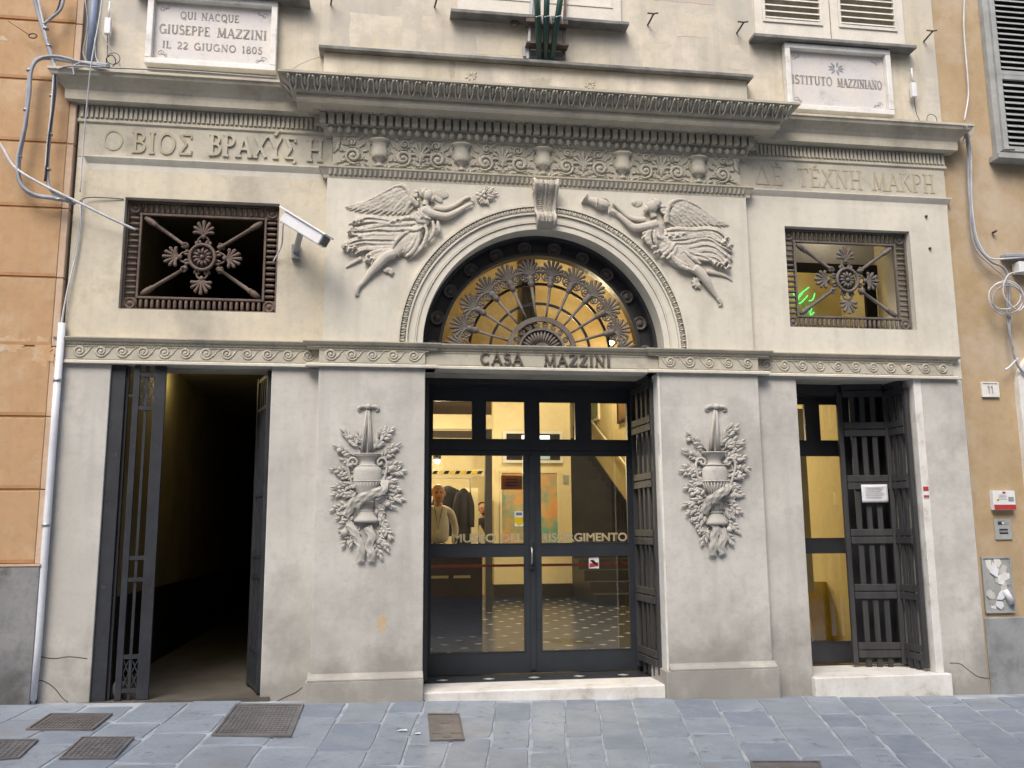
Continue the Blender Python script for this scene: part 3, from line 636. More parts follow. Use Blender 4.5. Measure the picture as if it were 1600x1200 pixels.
# attic block with its slate
MB().box(-1.86,1.86,-.09,YB,4.925,5.262).build('attic_block','upper_wall',bld, bevel=.006)
MB().box(-1.90,1.90,-.15,YB,5.264,5.292).build('attic_slab','slab',bld, bevel=.003)
for p, s_ in (((-.62,5.13),1.0),((.42,5.12),.9)):
    b = MB()
    for i in range(9): a = i*2*PI/9; b.leaf((p[0]+.01*math.cos(a),-.091,p[1]+.01*math.sin(a)),(math.cos(a),0,math.sin(a)),.05*s_*(1 if i%2 else .7),.022,th=.004)
    b.build('faint_carving','upper_wall',bld)

# scrolled frieze: scroll, urn and palmette units
def palm(b, c, L, W, n=7, y=0, spread=1.25, rot=0, th=.006, rr=.3):
    for i in range(n):
        q = (i-(n-1)/2)/((n-1)/2); a = PI/2-q*spread+rot; l = L*(1-.38*abs(q)**1.5)
        p = Vector((c[0], y, c[1])); d = Vector((math.cos(a), 0, math.sin(a)))
        sd_ = Vector((d.z,0,-d.x))*q*L*.13
        b.tube(catmull([p, p+d*l*.5+sd_*-.4, p+d*l*.85+sd_*.2, p+d*l*.93+sd_*1.0], 3), lerpl([W*.25,W*.45,W*.62,W*.7,W*.35], 10), 6, .9)
fb = MB()
fb.tube(spiral(0,-.04,.070,.014,1.6,math.radians(-120),-.058,28), lerpl([.008,.015,.019,.017,.013],29), 7, 1.1)
fb.ell((0,-.066,-.04),.022,.022,.022,6)
for i in range(0): a = i*2*PI/8; fb.leaf((.022*math.cos(a),-.06,-.045+.022*math.sin(a)),(math.cos(a+.5),0,math.sin(a+.5)),.05,.024,th=.008)
for i in range(10): a = math.radians(-150+i*33); fb.leaf((.05*math.cos(a),-.052,-.045+.05*math.sin(a)),(math.cos(a-.7),0,math.sin(a-.7)),.038,.02,th=.007)
fb.tube(spiral(.012,.082,.038,.008,1.4,math.radians(-60),-.057,20), lerpl([.006,.010,.011,.009],21), 6, 1.1); fb.ell((.012,-.060,.082),.013,.012,.013,5)
fb.tube(catmull([(-.058,-.054,-.03),(-.035,-.056,.03),(.03,-.056,.04)],4),.006,6)
fb.tube(catmull([(.055,-.054,-.06),(.085,-.055,-.095),(.13,-.054,-.105)],4),.006,6)
for i in range(5): fb.leaf((.05+.018*i,-.052,-.075-.01*i),(1,0,-.2+.3*(i%2)),.035,.018,th=.007)
fb.leaf((-.05,-.052,.03),(-.4,0,1),.05,.02,th=.007); fb.leaf((.04,-.052,.05),(1,0,.5),.04,.018,th=.007)
for (x_, z_, a_, l_) in ((-.085,.045,2.2,.05),(-.10,.0,2.8,.045),(-.09,-.06,3.4,.05),(.085,.05,.7,.05),(.095,.0,.1,.045),(.075,.10,.9,.04),(-.055,.10,2.0,.045),(-.02,-.115,3.3,.05),(.03,-.12,-.1,.05)):
    fb.leaf((x_*.8,-.052,z_),(math.cos(a_),0,math.sin(a_)),l_,.022,th=.008); fb.ell((x_*.95,-.055,z_+.012),.008,.007,.008,4)
scr = fb.build('scroll_ornament','frieze',bld); FZ = 4.41; first = True
for i, x in enumerate((-1.60,-1.19,-.90,-.50,-.20,.20,.50,.90,1.19,1.60)):
    loc = (x,0,FZ); sx = 1 if i % 2 else -1
    if first: scr.location = loc; scr.scale = (sx,1,1); first = False
    else: inst(scr, loc, scale=(sx*rnd.uniform(.95,1.05),rnd.uniform(.97,1.03),rnd.uniform(.97,1.03)))
ub = MB(); ub.lathe([(.012,-.125),(.034,-.12),(.030,-.105),(.016,-.09),(.022,-.075),(.062,-.045),(.073,-.01),(.068,.0),(.060,.05),(.066,.085),(.088,.098),(.09,.110),(.0,.110)], 20, (0,-.05,0), arc=PI*2, flat=.75)
for i in range(11): a = PI*i/10; ub.tube([(.058*math.cos(a),-.05-.045*math.sin(a),-.055),(.066*math.cos(a),-.05-.05*math.sin(a),-.01)],.005,5)
for s_ in (-1, 1): ub.tube(catmull([(s_*.055,-.055,.08),(s_*.085,-.055,.06),(s_*.08,-.055,.0),(s_*.055,-.055,-.03)],4),.006,6)
for i in range(7): q = i-3; ub.leaf((q*.022,-.052,-.135),(q*.25,0,1 if abs(q)<3 else .4),.04,.024,th=.008)
for i in (-1,1): ub.leaf((i*.08,-.052,-.12),(i,0,.3),.05,.022,th=.008)
urn = ub.build('frieze_urn','frieze',bld); first = True
for x in (-1.385,-.70,0,.70,1.385):
    if first: urn.location = (x,0,FZ); first = False
    else: inst(urn, (x,0,FZ))
pb = MB(); palm(pb,(0,-.03),.145,.022,7,-.056,1.15); pb.leaf((0,-.052,-.08),(0,0,1),.07,.03,th=.01)
for s_ in (-1, 1):
    pb.tube([p for p in spiral(s_*.03,-.11,.02,.004,1.3,PI/2,-.053,16,s_)],.005,6); pb.leaf((s_*.01,-.052,-.05),(s_*.6,0,1),.05,.02,th=.007); pb.leaf((s_*.012,-.052,-.06),(s_*1,0,.5),.04,.018,th=.007)
fp = pb.build('frieze_palmette','frieze',bld); first = True
for x in (-1.045,-.35,.35,1.045):
    if first: fp.location = (x,0,FZ); first = False
    else: inst(fp, (x,0,FZ))
for s_ in (-1, 1):
    b = MB()
    for i in range(6): b.tube([(s_*1.765,-.053,FZ-.02+.022*i),(s_*(1.72-.004*i),-.056,FZ+.03+.016*i)],[.008,.01],6)
    b.build('half_palmette','frieze',bld)
    b = MB(); b.tube(spiral(s_*1.745,FZ-.115,.02,.004,1.3,PI/2,-.053,16,s_),.005,6); b.build('half_scroll','frieze',bld)

# the Greek motto, left strong, right weathered
letters('O', -3.585, -3.425, 4.335, .165, -.0065, .004, 'letter_faint', bld, .10, .06, serif=False)
letters('ΒΙΟΣ'.replace('Β','B').replace('Ι','I').replace('Ο','O'), -3.36, -2.89, 4.325, .172, -.0065, .009, 'letter_faint', bld, .13, .10)
letters('BPAXΎς', -2.76, -2.06, 4.335, .178, -.0065, .015, 'frieze', bld, .14, .11)
letters('H', -1.985, -1.845, 4.33, .18, -.0065, .015, 'frieze', bld, .14, .11)
letters('ΔÈ', 1.93, 2.19, 4.325, .17, -.0065, .003, 'letter_faint', bld, .10, .07)
letters('TÉXNH', 2.33, 2.95, 4.325, .17, -.0065, .003, 'letter_faint', bld, .10, .07)
letters('MAKPH', 3.05, 3.66, 4.325, .17, -.0065, .003, 'letter_faint', bld, .10, .07)

# upper floor wall and windows
b = MB(); b.box(-3.82,3.80,.004,YB,4.9,9.0); b.build('upper_wall','upper_wall',bld)
def sill(x0, x1, z, d=.12, par=None): return MB().box(x0,x1,-d,.02,z,z+.03).build('window_sill','slab',par or bld, bevel=.003)
sill(-3.4,-1.99,5.70); sill(-.80,.78,5.70); sill(1.94,3.53,5.685)
def shutter(x0, x1, z0, z1, mt, y=-.025, louv=True, pitch=.062, z0l=None, parent=None, mid=()):
    """one shutter leaf: frame, inner frame and tilted slats"""
    b = MB(); w_ = .075; z0l = z0l or z0+.17
    b.box(x0,x0+w_,y,y+.035,z0,z1); b.box(x1-w_,x1,y,y+.035,z0,z1); b.box(x0+w_,x1-w_,y,y+.035,z0,z0l); b.box(x0+w_,x1-w_,y,y+.035,z1-.1,z1)
    s = b.build('shutter', mt, parent or bld, bevel=.003)
    if louv:
        c = MB(); a0, a1 = x0+w_, x1-w_; c.box(a0,a0+.025,y-.012,y+.034,z0l,z1-.1); c.box(a1-.025,a1,y-.012,y+.034,z0l,z1-.1); c.box(a0+.025,a1-.025,y-.012,y+.034,z0l,z0l+.03)
        c.build('louvre_frame', mt, s, bevel=.002)
        MB().box(a0+.01,a1-.01,y+.03,y+.034,z0l+.02,z1-.1).build('void', 'black_void', s)
        m0 = MB(); hw = (a1-a0)/2-.027; ym = y+.008
        m0.add([(-hw,-.018,-.016),(hw,-.018,-.016),(hw,.016,.016),(-hw,.016,.016),(-hw,-.018,-.009),(hw,-.018,-.009),(hw,.016,.023),(-hw,.016,.023)], [(0,1,2,3),(7,6,5,4),(0,4,5,1),(2,6,7,3),(1,5,6,2),(3,7,4,0)])
        sl0 = m0.build('slat', mt, s); z = z0l+.055; i = 0
        while z < z1-.12:
            if i == 0: sl0.location = ((a0+a1)/2, ym, z)
            else: inst(sl0, ((a0+a1)/2, ym, z), s)
            z += pitch; i += 1
    else:
        c = MB(); a0, a1 = x0+w_, x1-w_; c.box(a0,a1,y+.012,y+.03,z0l,z1-.1); c.build('panel', mt, s)
        c = MB(); c.box(a0,a1,y-.006,y+.012,z0l,z0l+.018); c.box(a0,a0+.018,y-.006,y+.012,z0l+.018,z1-.1); c.box(a1-.018,a1,y-.006,y+.012,z0l+.018,z1-.1); c.build('moulding', mt, s)
    return s
shutter(-.735,-.005,5.735,7.6,'white_shutter',louv=False); shutter(.005,.735,5.735,7.6,'white_shutter',louv=False)
shutter(2.0,2.735,5.722,7.6,'white_shutter'); shutter(2.745,3.48,5.722,7.6,'white_shutter')
shutter(-3.3,-2.7,5.735,7.6,'white_shutter'); shutter(-2.69,-2.08,5.735,7.6,'white_shutter')
for px, py in ((1012,36),(1151,49),(1443,62),(517,4),(679,8)):
    p = at(px, py, .0); b = MB(); b.tube([p+Vector((0,.0,-.02)), p+Vector((.02,-.12,.02))], .008, 6); b.tube([p+Vector((-.03,-.1,.035)), p+Vector((.02,-.12,.02)), p+Vector((.06,-.12,.03))], .008, 6)
    b.build('shutter_hook','iron_brown',bld)

mat('faded_paint', (.50,.46,.37), (.46,.42,.36), rough=.9, scale=2, dirt=(.58,.52,.42), dirt_scale=5, dirt_lo=.45, dirt_hi=.6, bump=.1)
mat('faded_paint_light', (.60,.56,.46), (.56,.50,.38), rough=.9, scale=2, dirt=(.50,.45,.37), dirt_scale=5, dirt_lo=.45, dirt_hi=.6, bump=.1)
mat('faded_blue', (.38,.40,.46), (.50,.42,.32), rough=.9, scale=6, dirt=(.55,.32,.16), dirt_scale=7, dirt_lo=.5, dirt_hi=.56, bump=.1)
for (p, q, m_) in (((547,20),(628,84),'faded_paint_light'),((660,24),(690,84),'faded_paint'),((745,55),(812,88),'faded_paint_light'),((1003,66),(1052,108),'faded_paint_light'),((1055,20),(1110,60),'faded_paint_light'),((1140,70),(1172,110),'faded_paint'),((1020,-30),(1118,7),'faded_blue')):
    a_, c_ = at(*p,.002), at(*q,.002); w_, h_ = (c_.x-a_.x)/2, (a_.z-c_.z)/2; b = MB(); rr = random.Random(int(a_.x*50)); pts = []
    for (u0, v0), (u1, v1) in (((-1,-1),(1,-1)),((1,-1),(1,1)),((1,1),(-1,1)),((-1,1),(-1,-1))):
        for k_ in range(8): t_ = k_/8; pts.append(((a_.x+c_.x)/2+w_*(u0+(u1-u0)*t_)+rr.uniform(-.008,.008), (a_.z+c_.z)/2+h_*(v0+(v1-v0)*t_)+rr.uniform(-.008,.008)))
    b.prism(pts, .0028, .0045).build('faded_paint_field', m_, bld)
mat('crack_dark', (.10,.09,.08), rough=.95)
for pts, y_ in (([(58,1062),(72,1066),(86,1076),(97,1090),(106,1097)],-.001),([(63,1026),(85,1029),(108,1026),(136,1029)],-.001),([(1484,1036),(1500,1037),(1512,1046),(1528,1057),(1546,1060)],-.001),([(432,1096),(448,1088),(462,1082),(472,1074)],-.001)):
    MB().tube(catmull([at(px_,py_,y_) for px_,py_ in pts],4),.0035,5,.5).build('crack','crack_dark',bld)
mat('stain', (.33,.305,.25), (.40,.37,.30), rough=.9, scale=7)
mat('stain_rust', (.50,.36,.20), (.50,.42,.30), rough=.9, scale=7)
for px_, py_, w_, h_, y_, m_ in ((706,104,7,30,-.0905,'stain'),(846,128,22,9,-.0905,'stain'),(597,975,9,16,-.0705,'stain_rust'),(300,620,5,26,-.0045,'stain')):
    c_ = at(px_, py_, y_); rr = random.Random(px_); pts = []
    for k_ in range(30): a_ = k_*2*PI/30; q_ = rr.uniform(.55,1.05); pts.append((c_.x+w_*.0052*math.cos(a_)*q_, c_.z+h_*.0052*math.sin(a_)*q_))
    if px_ != 300: MB().prism(pts, y_-.0008, y_+.003).build('stain', m_, bld)
# doorsteps
MB().box(-.985,.955,-.055,.34,-.3,.080).build('doorstep','marble',bld, bevel=.012)
MB().box(2.19,3.40,-.06,.55,-.1,.093).build('doorstep','marble',bld, bevel=.008); MB().box(2.20,3.395,-.045,.3,-.3,-.094).build('doorstep_base','blue_dado',bld)
MB().box(3.30,3.372,.0,YB,.093,Z1).build('marble_jamb','marble',bld, bevel=.005); MB().box(.945,.962,-.07,.09,.115,Z1).build('marble_jamb','marble',bld, bevel=.003)
MB().box(-.995,.9615,YB+.0015,.74,2.55,2.798).build('door_head','dark_frame',bld)

# ================================================================== INSIDE THE MUSEUM
def struct(o): o['kind'] = 'structure'; return o
FL = .085
struct(MB().box(-2.12,3.75,.625,16,FL-.2,FL).build('hall_floor','floor_tile'))
struct(MB().box(-.985,.955,.342,.624,FL-.2,FL-.001).build('threshold_floor','floor_tile'))
hf = bpy.data.objects['hall_floor']; wt = MB().box(-.05,.05,-.05,.05,0,.003).build('floor_inlay','tile_white',hf)
R45 = (0,0,0)
wt.data.clear_geometry(); wt.data.from_pydata([(-.052,0,.002),(0,-.045,.002),(.052,0,.002),(0,.045,.002)], [], [(0,1,2,3)]); wt.data.update()
wt.location = (-.80,.44,FL)
def inlay(x, y): c = wt.copy(); sc.collection.objects.link(c); c.location = (x, y, FL)
for i in range(1, 5): inlay(-.80+.38*i, .44)
for j in range(1, 26):
    for i in range(-3, 12):
        x = -.81+.37*i+(.185 if j % 2 else 0); y = .44+.33*j
        if (.3 < y < .75 and abs(x) > .9) or (j == 1 and x < -.9) or x > 3.6 or x < -2.0: continue
        if y > 7.3 and x > 2.0: continue
        if y > 8.9: continue
        inlay(x, y)
CZ = 5.6
def room(name, b, mt): return struct(b.build(name, mt))
room('hall_right_wall', MB().box(3.6,3.75,YB,16,FL,CZ), 'hall_wall')
room('hall_left_wall', MB().box(-2.12,-2.0,YB,16,FL,CZ), 'hall_wall')
room('hall_end_wall', MB().box(-2.0,3.6,15.5,15.7,FL,CZ+3), 'hall_wall')
room('hall_ceiling', MB().box(-2.12,3.75,YB,16,CZ,CZ+.1), 'hall_ceiling')
room('painted_wall', MB().box(.70,2.13,9.0,9.25,.34,CZ), 'hall_cream'); room('wall_plinth', MB().box(.70,2.14,8.97,9.26,FL,.338), 'passage_dado')
room('cloakroom_back_wall', MB().box(-2.0,.74,10.2,10.35,FL,CZ), 'hall_cream')
room('cloakroom_beam', MB().box(-2.0,.20,6.6,6.75,2.72,2.82), 'dark_wood'); 
room('gallery_front', MB().box(-2.0,.36,6.4,6.6,2.83,3.05), 'hall_cream'); room('gallery_dark', MB().box(-2.0,.36,6.62,6.72,3.052,3.5), 'dark_wood')
room('lobby_post', MB().box(.25,.35,6.45,6.58,FL,2.82), 'dark_frame')
mat('mottled_plaster', (.60,.47,.24), (.52,.38,.16), rough=.8, scale=2.2, dirt=(.68,.60,.42), dirt_scale=2.0, dirt_lo=.5, dirt_hi=.68); room('upper_wall_behind_fanlight', MB().box(-2.0,2.2,3.4,3.5,3.35,CZ), 'mottled_plaster'); room('upper_post', MB().box(.36,.505,3.3,3.39,3.3,CZ), 'black_void')
room('upper_gallery_floor', MB().box(-2.0,2.2,2.9,3.5,3.25,3.348), 'hall_wall')
room('bay_back_wall', MB().box(2.0,3.5,1.5,1.6,2.9,4.5), 'hall_wall'); room('bay_floor', MB().box(2.0,3.599,YB+.001,1.6,2.82,2.899), 'hall_ceiling')
room('bay_soffit', MB().box(2.0,3.5,.80,.83,3.86,4.6), 'hall_ceiling'); room('bay_beam', MB().box(2.0,3.5,.76,.799,3.77,3.86), 'black_void')
room('bay_post', MB().box(3.36,3.47,.76,.799,2.9,3.769), 'black_void'); room('bay_side_wall', MB().box(3.501,3.599,YB+.001,1.6,2.9,4.5), 'hall_cream')
room('bay_ceiling', MB().box(2.0,3.599,YB+.001,1.6,4.501,4.6), 'hall_ceiling'); room('bay_divider', MB().box(1.9,1.999,YB+.001,1.6,2.82,4.5), 'hall_cream')
# staircase, going up away from the street
st = thing('staircase', 'dark stone staircase climbing away from the street on the right of the lobby', 'staircase', (2.8,7.2,FL))
stp = MB().box(-.74,.74,0,.45,-.5,.175).build('step','stair_stone',st)
for i in range(20):
    loc = (.06,.41*i,.175*i)
    if i == 0: stp.location = loc
    else: inst(stp, loc, st)
sk_ = MB(); sk_.add([(3.575,7.2,FL),(3.575,7.2,FL+.35),(3.575,15.4,FL+3.85),(3.575,15.4,FL+3.4),(3.598,7.2,FL),(3.598,7.2,FL+.35),(3.598,15.4,FL+3.85),(3.598,15.4,FL+3.4)],[(0,1,2,3),(1,5,6,2)]); o = sk_.build('skirting','stair_stone',st); o.matrix_parent_inverse = Matrix.Translation((-2.8,-7.2,-FL))
hr = MB().tube([(3.52,7.4,FL+1.25),(3.52,15.2,FL+4.6)],.025,8).build('handrail','hall_cream',st); hr.matrix_parent_inverse = Matrix.Translation((-2.8,-7.2,-FL))

def flat_thing(name, label, cat, x0, x1, y, z0, z1, th, parts, group=None):
    t = thing(name, label, cat, ((x0+x1)/2, y, z0), group)
    ox, oz = (x0+x1)/2, z0
    for nm, (a0, a1, b0, b1, c0, c1), mt in parts(x0, x1, z0, z1, th):
        MB().box(a0-ox, a1-ox, b0, b1, b0 and c0-oz or c0-oz, c1-oz).build(nm, mt, t)
    return t
def picture(name, label, x0, x1, z0, z1, y, fr, cv, fw=.04, cat='painting'):
    t = thing(name, label, cat, ((x0+x1)/2, y, (z0+z1)/2)); w2, h2 = (x1-x0)/2, (z1-z0)/2
    b = MB(); b.box(-w2,w2,-.05,0,h2-fw,h2); b.box(-w2,w2,-.05,0,-h2,-h2+fw); b.box(-w2,-w2+fw,-.05,0,-h2+fw,h2-fw); b.box(w2-fw,w2,-.05,0,-h2+fw,h2-fw); b.build('frame', fr, t)
    MB().box(-w2+fw,w2-fw,-.03,-.002,-h2+fw,h2-fw).build('canvas', cv, t); return t
picture('large_painting', 'large orange and green painting on the lobby wall under the wall screens', .80, 1.90, .95, 2.36, 8.99, 'hall_cream', 'painting_a')
t = thing('wall_screen', 'white framed pair of lit screens above the large painting', 'screen', (1.42,8.98,2.8))
b = MB(); b.box(-.56,.54,-.08,0,-.30,.28); b.build('case','white_plastic',t); MB().box(-.50,.49,-.086,-.081,-.25,.23).build('bezel','black_void',t)
MB().box(-.22,.30,-.092,-.087,.02,.2).build('screen','screen_white',t); MB().box(-.16,.02,-.092,-.087,-.24,-.03).build('screen','screen_yellow',t); MB().box(.05,.30,-.092,-.087,-.24,-.03).build('screen','screen_grey',t)
t = flat_thing('wall_notice','small grey square sign beside the large painting','sign',1.98,2.09,8.99,2.12,2.28,.01, lambda x0,x1,z0,z1,th: [('plate',(x0,x1,-.01,-.001,z0,z1),'grey_shutter')])
def picture_x(name, label, p0, p1, x, fr, cv):
    a, c = onx(*p0, x), onx(*p1, x); t = thing(name, label, 'painting', (x, (a.y+c.y)/2, (a.z+c.z)/2)); h, z = abs(a.y-c.y)/2, abs(a.z-c.z)/2
    b = MB(); b.box(-.05,0,-h,h,z-.05,z); b.box(-.05,0,-h,h,-z,-z+.05); b.box(-.05,0,-h,-h+.06,-z+.05,z-.05); b.box(-.05,0,h-.06,h,-z+.05,z-.05); b.build('frame', fr, t)
    MB().box(-.03,-.002,-h+.06,h-.06,-z+.05,z-.05).build('canvas', cv, t)
picture_x('framed_picture','green picture in a pale frame on the stair wall, high up',(905,598),(938,655),3.598,'hall_cream','painting_b')
picture_x('framed_picture','dark brown picture high on the right wall nearest the door',(966,600),(984,655),3.598,'dark_wood','painting_c')
# cloakroom: locker, rail with coats, desk
t = thing('locker', 'tall cream locker cabinet beside the hanging coats', 'cabinet', (.235,8.9,FL)); MB().box(-.15,.15,-.2,.2,0,1.95).build('body','hall_cream',t, bevel=.01)
for i in (-1,1): MB().box(i*.073-.068,i*.073+.068,-.225,-.201,.05,1.90).build('door','hall_cream',t, bevel=.004)
t = thing('coat_rail', 'metal coat rail standing in the cloakroom', 'coat rail', (-.30,8.25,FL)); MB().tube([(-.5,0,0),(-.5,0,2.1),(.5,0,2.1),(.5,0,0)],.015,6).build('frame','steel',t)
def coat(x, y, z, mt, label, h=1.0, w_=.3):
    t = thing('coat', label, 'coat', (x,y,z)); b = MB(); b.lathe([(.03,0),(.14*w_/.3,-.05),(.2*w_/.3,-.15),(.19*w_/.3,-.5),(.22*w_/.3,-h),(.0,-h)],12,(0,0,0),flat=.55); b.build('body',mt,t)
    for s_ in (-1,1):
        b = MB(); b.tube(catmull([(s_*.13*w_/.3,0,-.08),(s_*.22*w_/.3,-.03,-.3),(s_*.23*w_/.3,-.05,-.65)],4),lerpl([.05,.06,.05],9),8); b.build('sleeve',mt,t)
coat(-.19,8.2,2.05,'dark_cloth','dark coat hanging on the left of the rail',.85,.30); coat(.06,8.05,2.0,'dark_cloth','longer dark coat hanging next to the cabinet',1.15,.17)
t = thing('barrier_tape','black and yellow striped bar over the cloakroom opening','striped bar',(-.35,7.2,2.19))
for i in range(14): MB().add([(-.62+i*.09,0,0),(-.55+i*.09,0,0),(-.52+i*.09,0,.05),(-.59+i*.09,0,.05),(-.62+i*.09,.02,0),(-.55+i*.09,.02,0),(-.52+i*.09,.02,.05),(-.59+i*.09,.02,.05)],[(0,1,2,3),(7,6,5,4),(0,4,5,1),(1,5,6,2),(2,6,7,3),(3,7,4,0)]).build('stripe','black_void' if i % 2 else 'yellow_plastic',t)
MB().box(-.66,.70,.021,.05,-.03,.08).build('backing','hall_cream',t)
t = thing('reception_desk','dark reception desk with papers in front of the standing man','desk',(-.75,3.55,FL))
MB().box(-1.0,.62,-.05,.0,0,.92).build('front','dark_wood',t); MB().box(-1.0,.66,-.08,.5,.921,.96).build('top','dark_wood',t, bevel=.005)
for i, (x, z) in enumerate(((-.15,.62),(.12,.66),(.38,.66))): MB().box(x-.1,x+.1,-.07,-.051,z,z+.03).build('shelf_strip','hall_cream',t)
for x in (-.05, .3): MB().box(x-.12,x+.1,0.05,.3,.961,.972).build('paper','paper',t)
t = thing('lobby_cordon','red belt barrier stretched across the lobby behind the glass doors','barrier',(.1,2.2,FL))
for x in (-1.2,1.55):
    MB().lathe([(0,0),(.15,0),(.15,.02),(.025,.03),(.025,.86),(.03,.87),(.03,.92),(0,.92)],14,(x,0,0)).build('post','steel',t)
MB().box(-1.18,1.53,-.004,.004,.835,.862).build('belt','red',t)
# wet floor sign + panel seen through the right door
p = onx(1272,955,3.5)
t = thing('folding_floor_sign','yellow folding caution stand on the floor behind the right door','floor sign',(p.x-.02,p.y-.1,FL)); 
for s_ in (-1,1): MB().bar((0,s_*.12,0),(0,s_*.02,.62),.25,.015,up=(0,1,0)).build('panel','yellow_plastic',t)
t = thing('text_banner','narrow yellow banner with a vertical row of letters on the wall behind the right door','banner',(at(1254,700,1.0).x,1.0,1.7)); MB().box(-.04,.035,0,.02,-1.0,.75).build('cloth','hall_wall',t)
rr = random.Random(5)
E_ = MB()
for i in range(34): z = .70-i*.045; E_.box(-.035,.02,-.003,-.001,z,z+.006); E_.box(-.035+.05*rr.random(),.0+.02*rr.random(),-.0035,-.0015,z+.012,z+.018)
# neon sign behind the right window
t = thing('neon_sign','bright green neon scribble seen through the right iron grille','neon sign',at(1258,466,1.45))
o0 = at(1258,466,1.45); N_ = []
for pts in ([(1238,455),(1245,466),(1254,458)],[(1240,470),(1250,474),(1262,462)],[(1246,478),(1249,462),(1260,452),(1264,449)],[(1264,470),(1270,468),(1273,458)],[(1262,488),(1268,480),(1266,492),(1272,488)]):
    b = MB(); b.tube(catmull([at(x,y,1.45)-o0 for x, y in pts],4),.007,6); b.build('tube','neon_green',t)
# lobby spot and fanlight lamp seen lit; other spots added to light the rooms
def spot_lamp(p, power, label, r=.05, col=(1,.80,.50), name='interior_lamp', glow=True, rad=.05):
    t = thing(name, label, 'lamp', p)
    MB().lathe([(.0,.02),(.04,.02),(.05,.0),(.062,-.09),(.055,-.09),(.0,-.03)],14,(0,0,.06)).build('shade','dark_frame',t); MB().box(-.01,.01,-.01,.01,.08,.2).build('stem','dark_frame',t)
    b = MB(); b.ell((0,0,-.03),.04,.04,.04,6); b.build('bulb','lamp_glow',t)
    l = bpy.data.lights.new('bulb_light','POINT'); l.energy = power; l.color = col; l.shadow_soft_size = rad
    o = bpy.data.objects.new('bulb_light', l); sc.collection.objects.link(o); o.parent = t; o.location = (0,0,-.12); return t
spot_lamp(at(683,716,5.2), 95, 'lit spotlight glaring at the top left of the glass doors', rad=.08)
spot_lamp((1.3,6.4,4.2), 150, 'added spotlight that lights the large painting', rad=.1)
spot_lamp((1.0,2.3,4.6), 26, 'added spotlight lighting the wall behind the fanlight', rad=.1)
spot_lamp((2.45,1.15,4.2), 5.5, 'added spotlight lighting the bay behind the right grille', rad=.1)
spot_lamp((2.9,.60,4.35), 1.6, 'small added lamp lighting the front of the bay behind the right grille', rad=.1, col=(1,.85,.65))
spot_lamp(at(955,530,3.0), 4, 'lamp glowing low at the right inside the fanlight', rad=.1)
spot_lamp((2.3,3.6,2.45), 50, 'added spotlight lighting the room inside the right hand door', rad=.1)
spot_lamp((2.9,10.5,5.0), 150, 'added spotlight lighting the upper part of the stairs', rad=.1)
spot_lamp((-.8,8.3,2.9), 90, 'added lamp lighting the cloakroom', rad=.1)

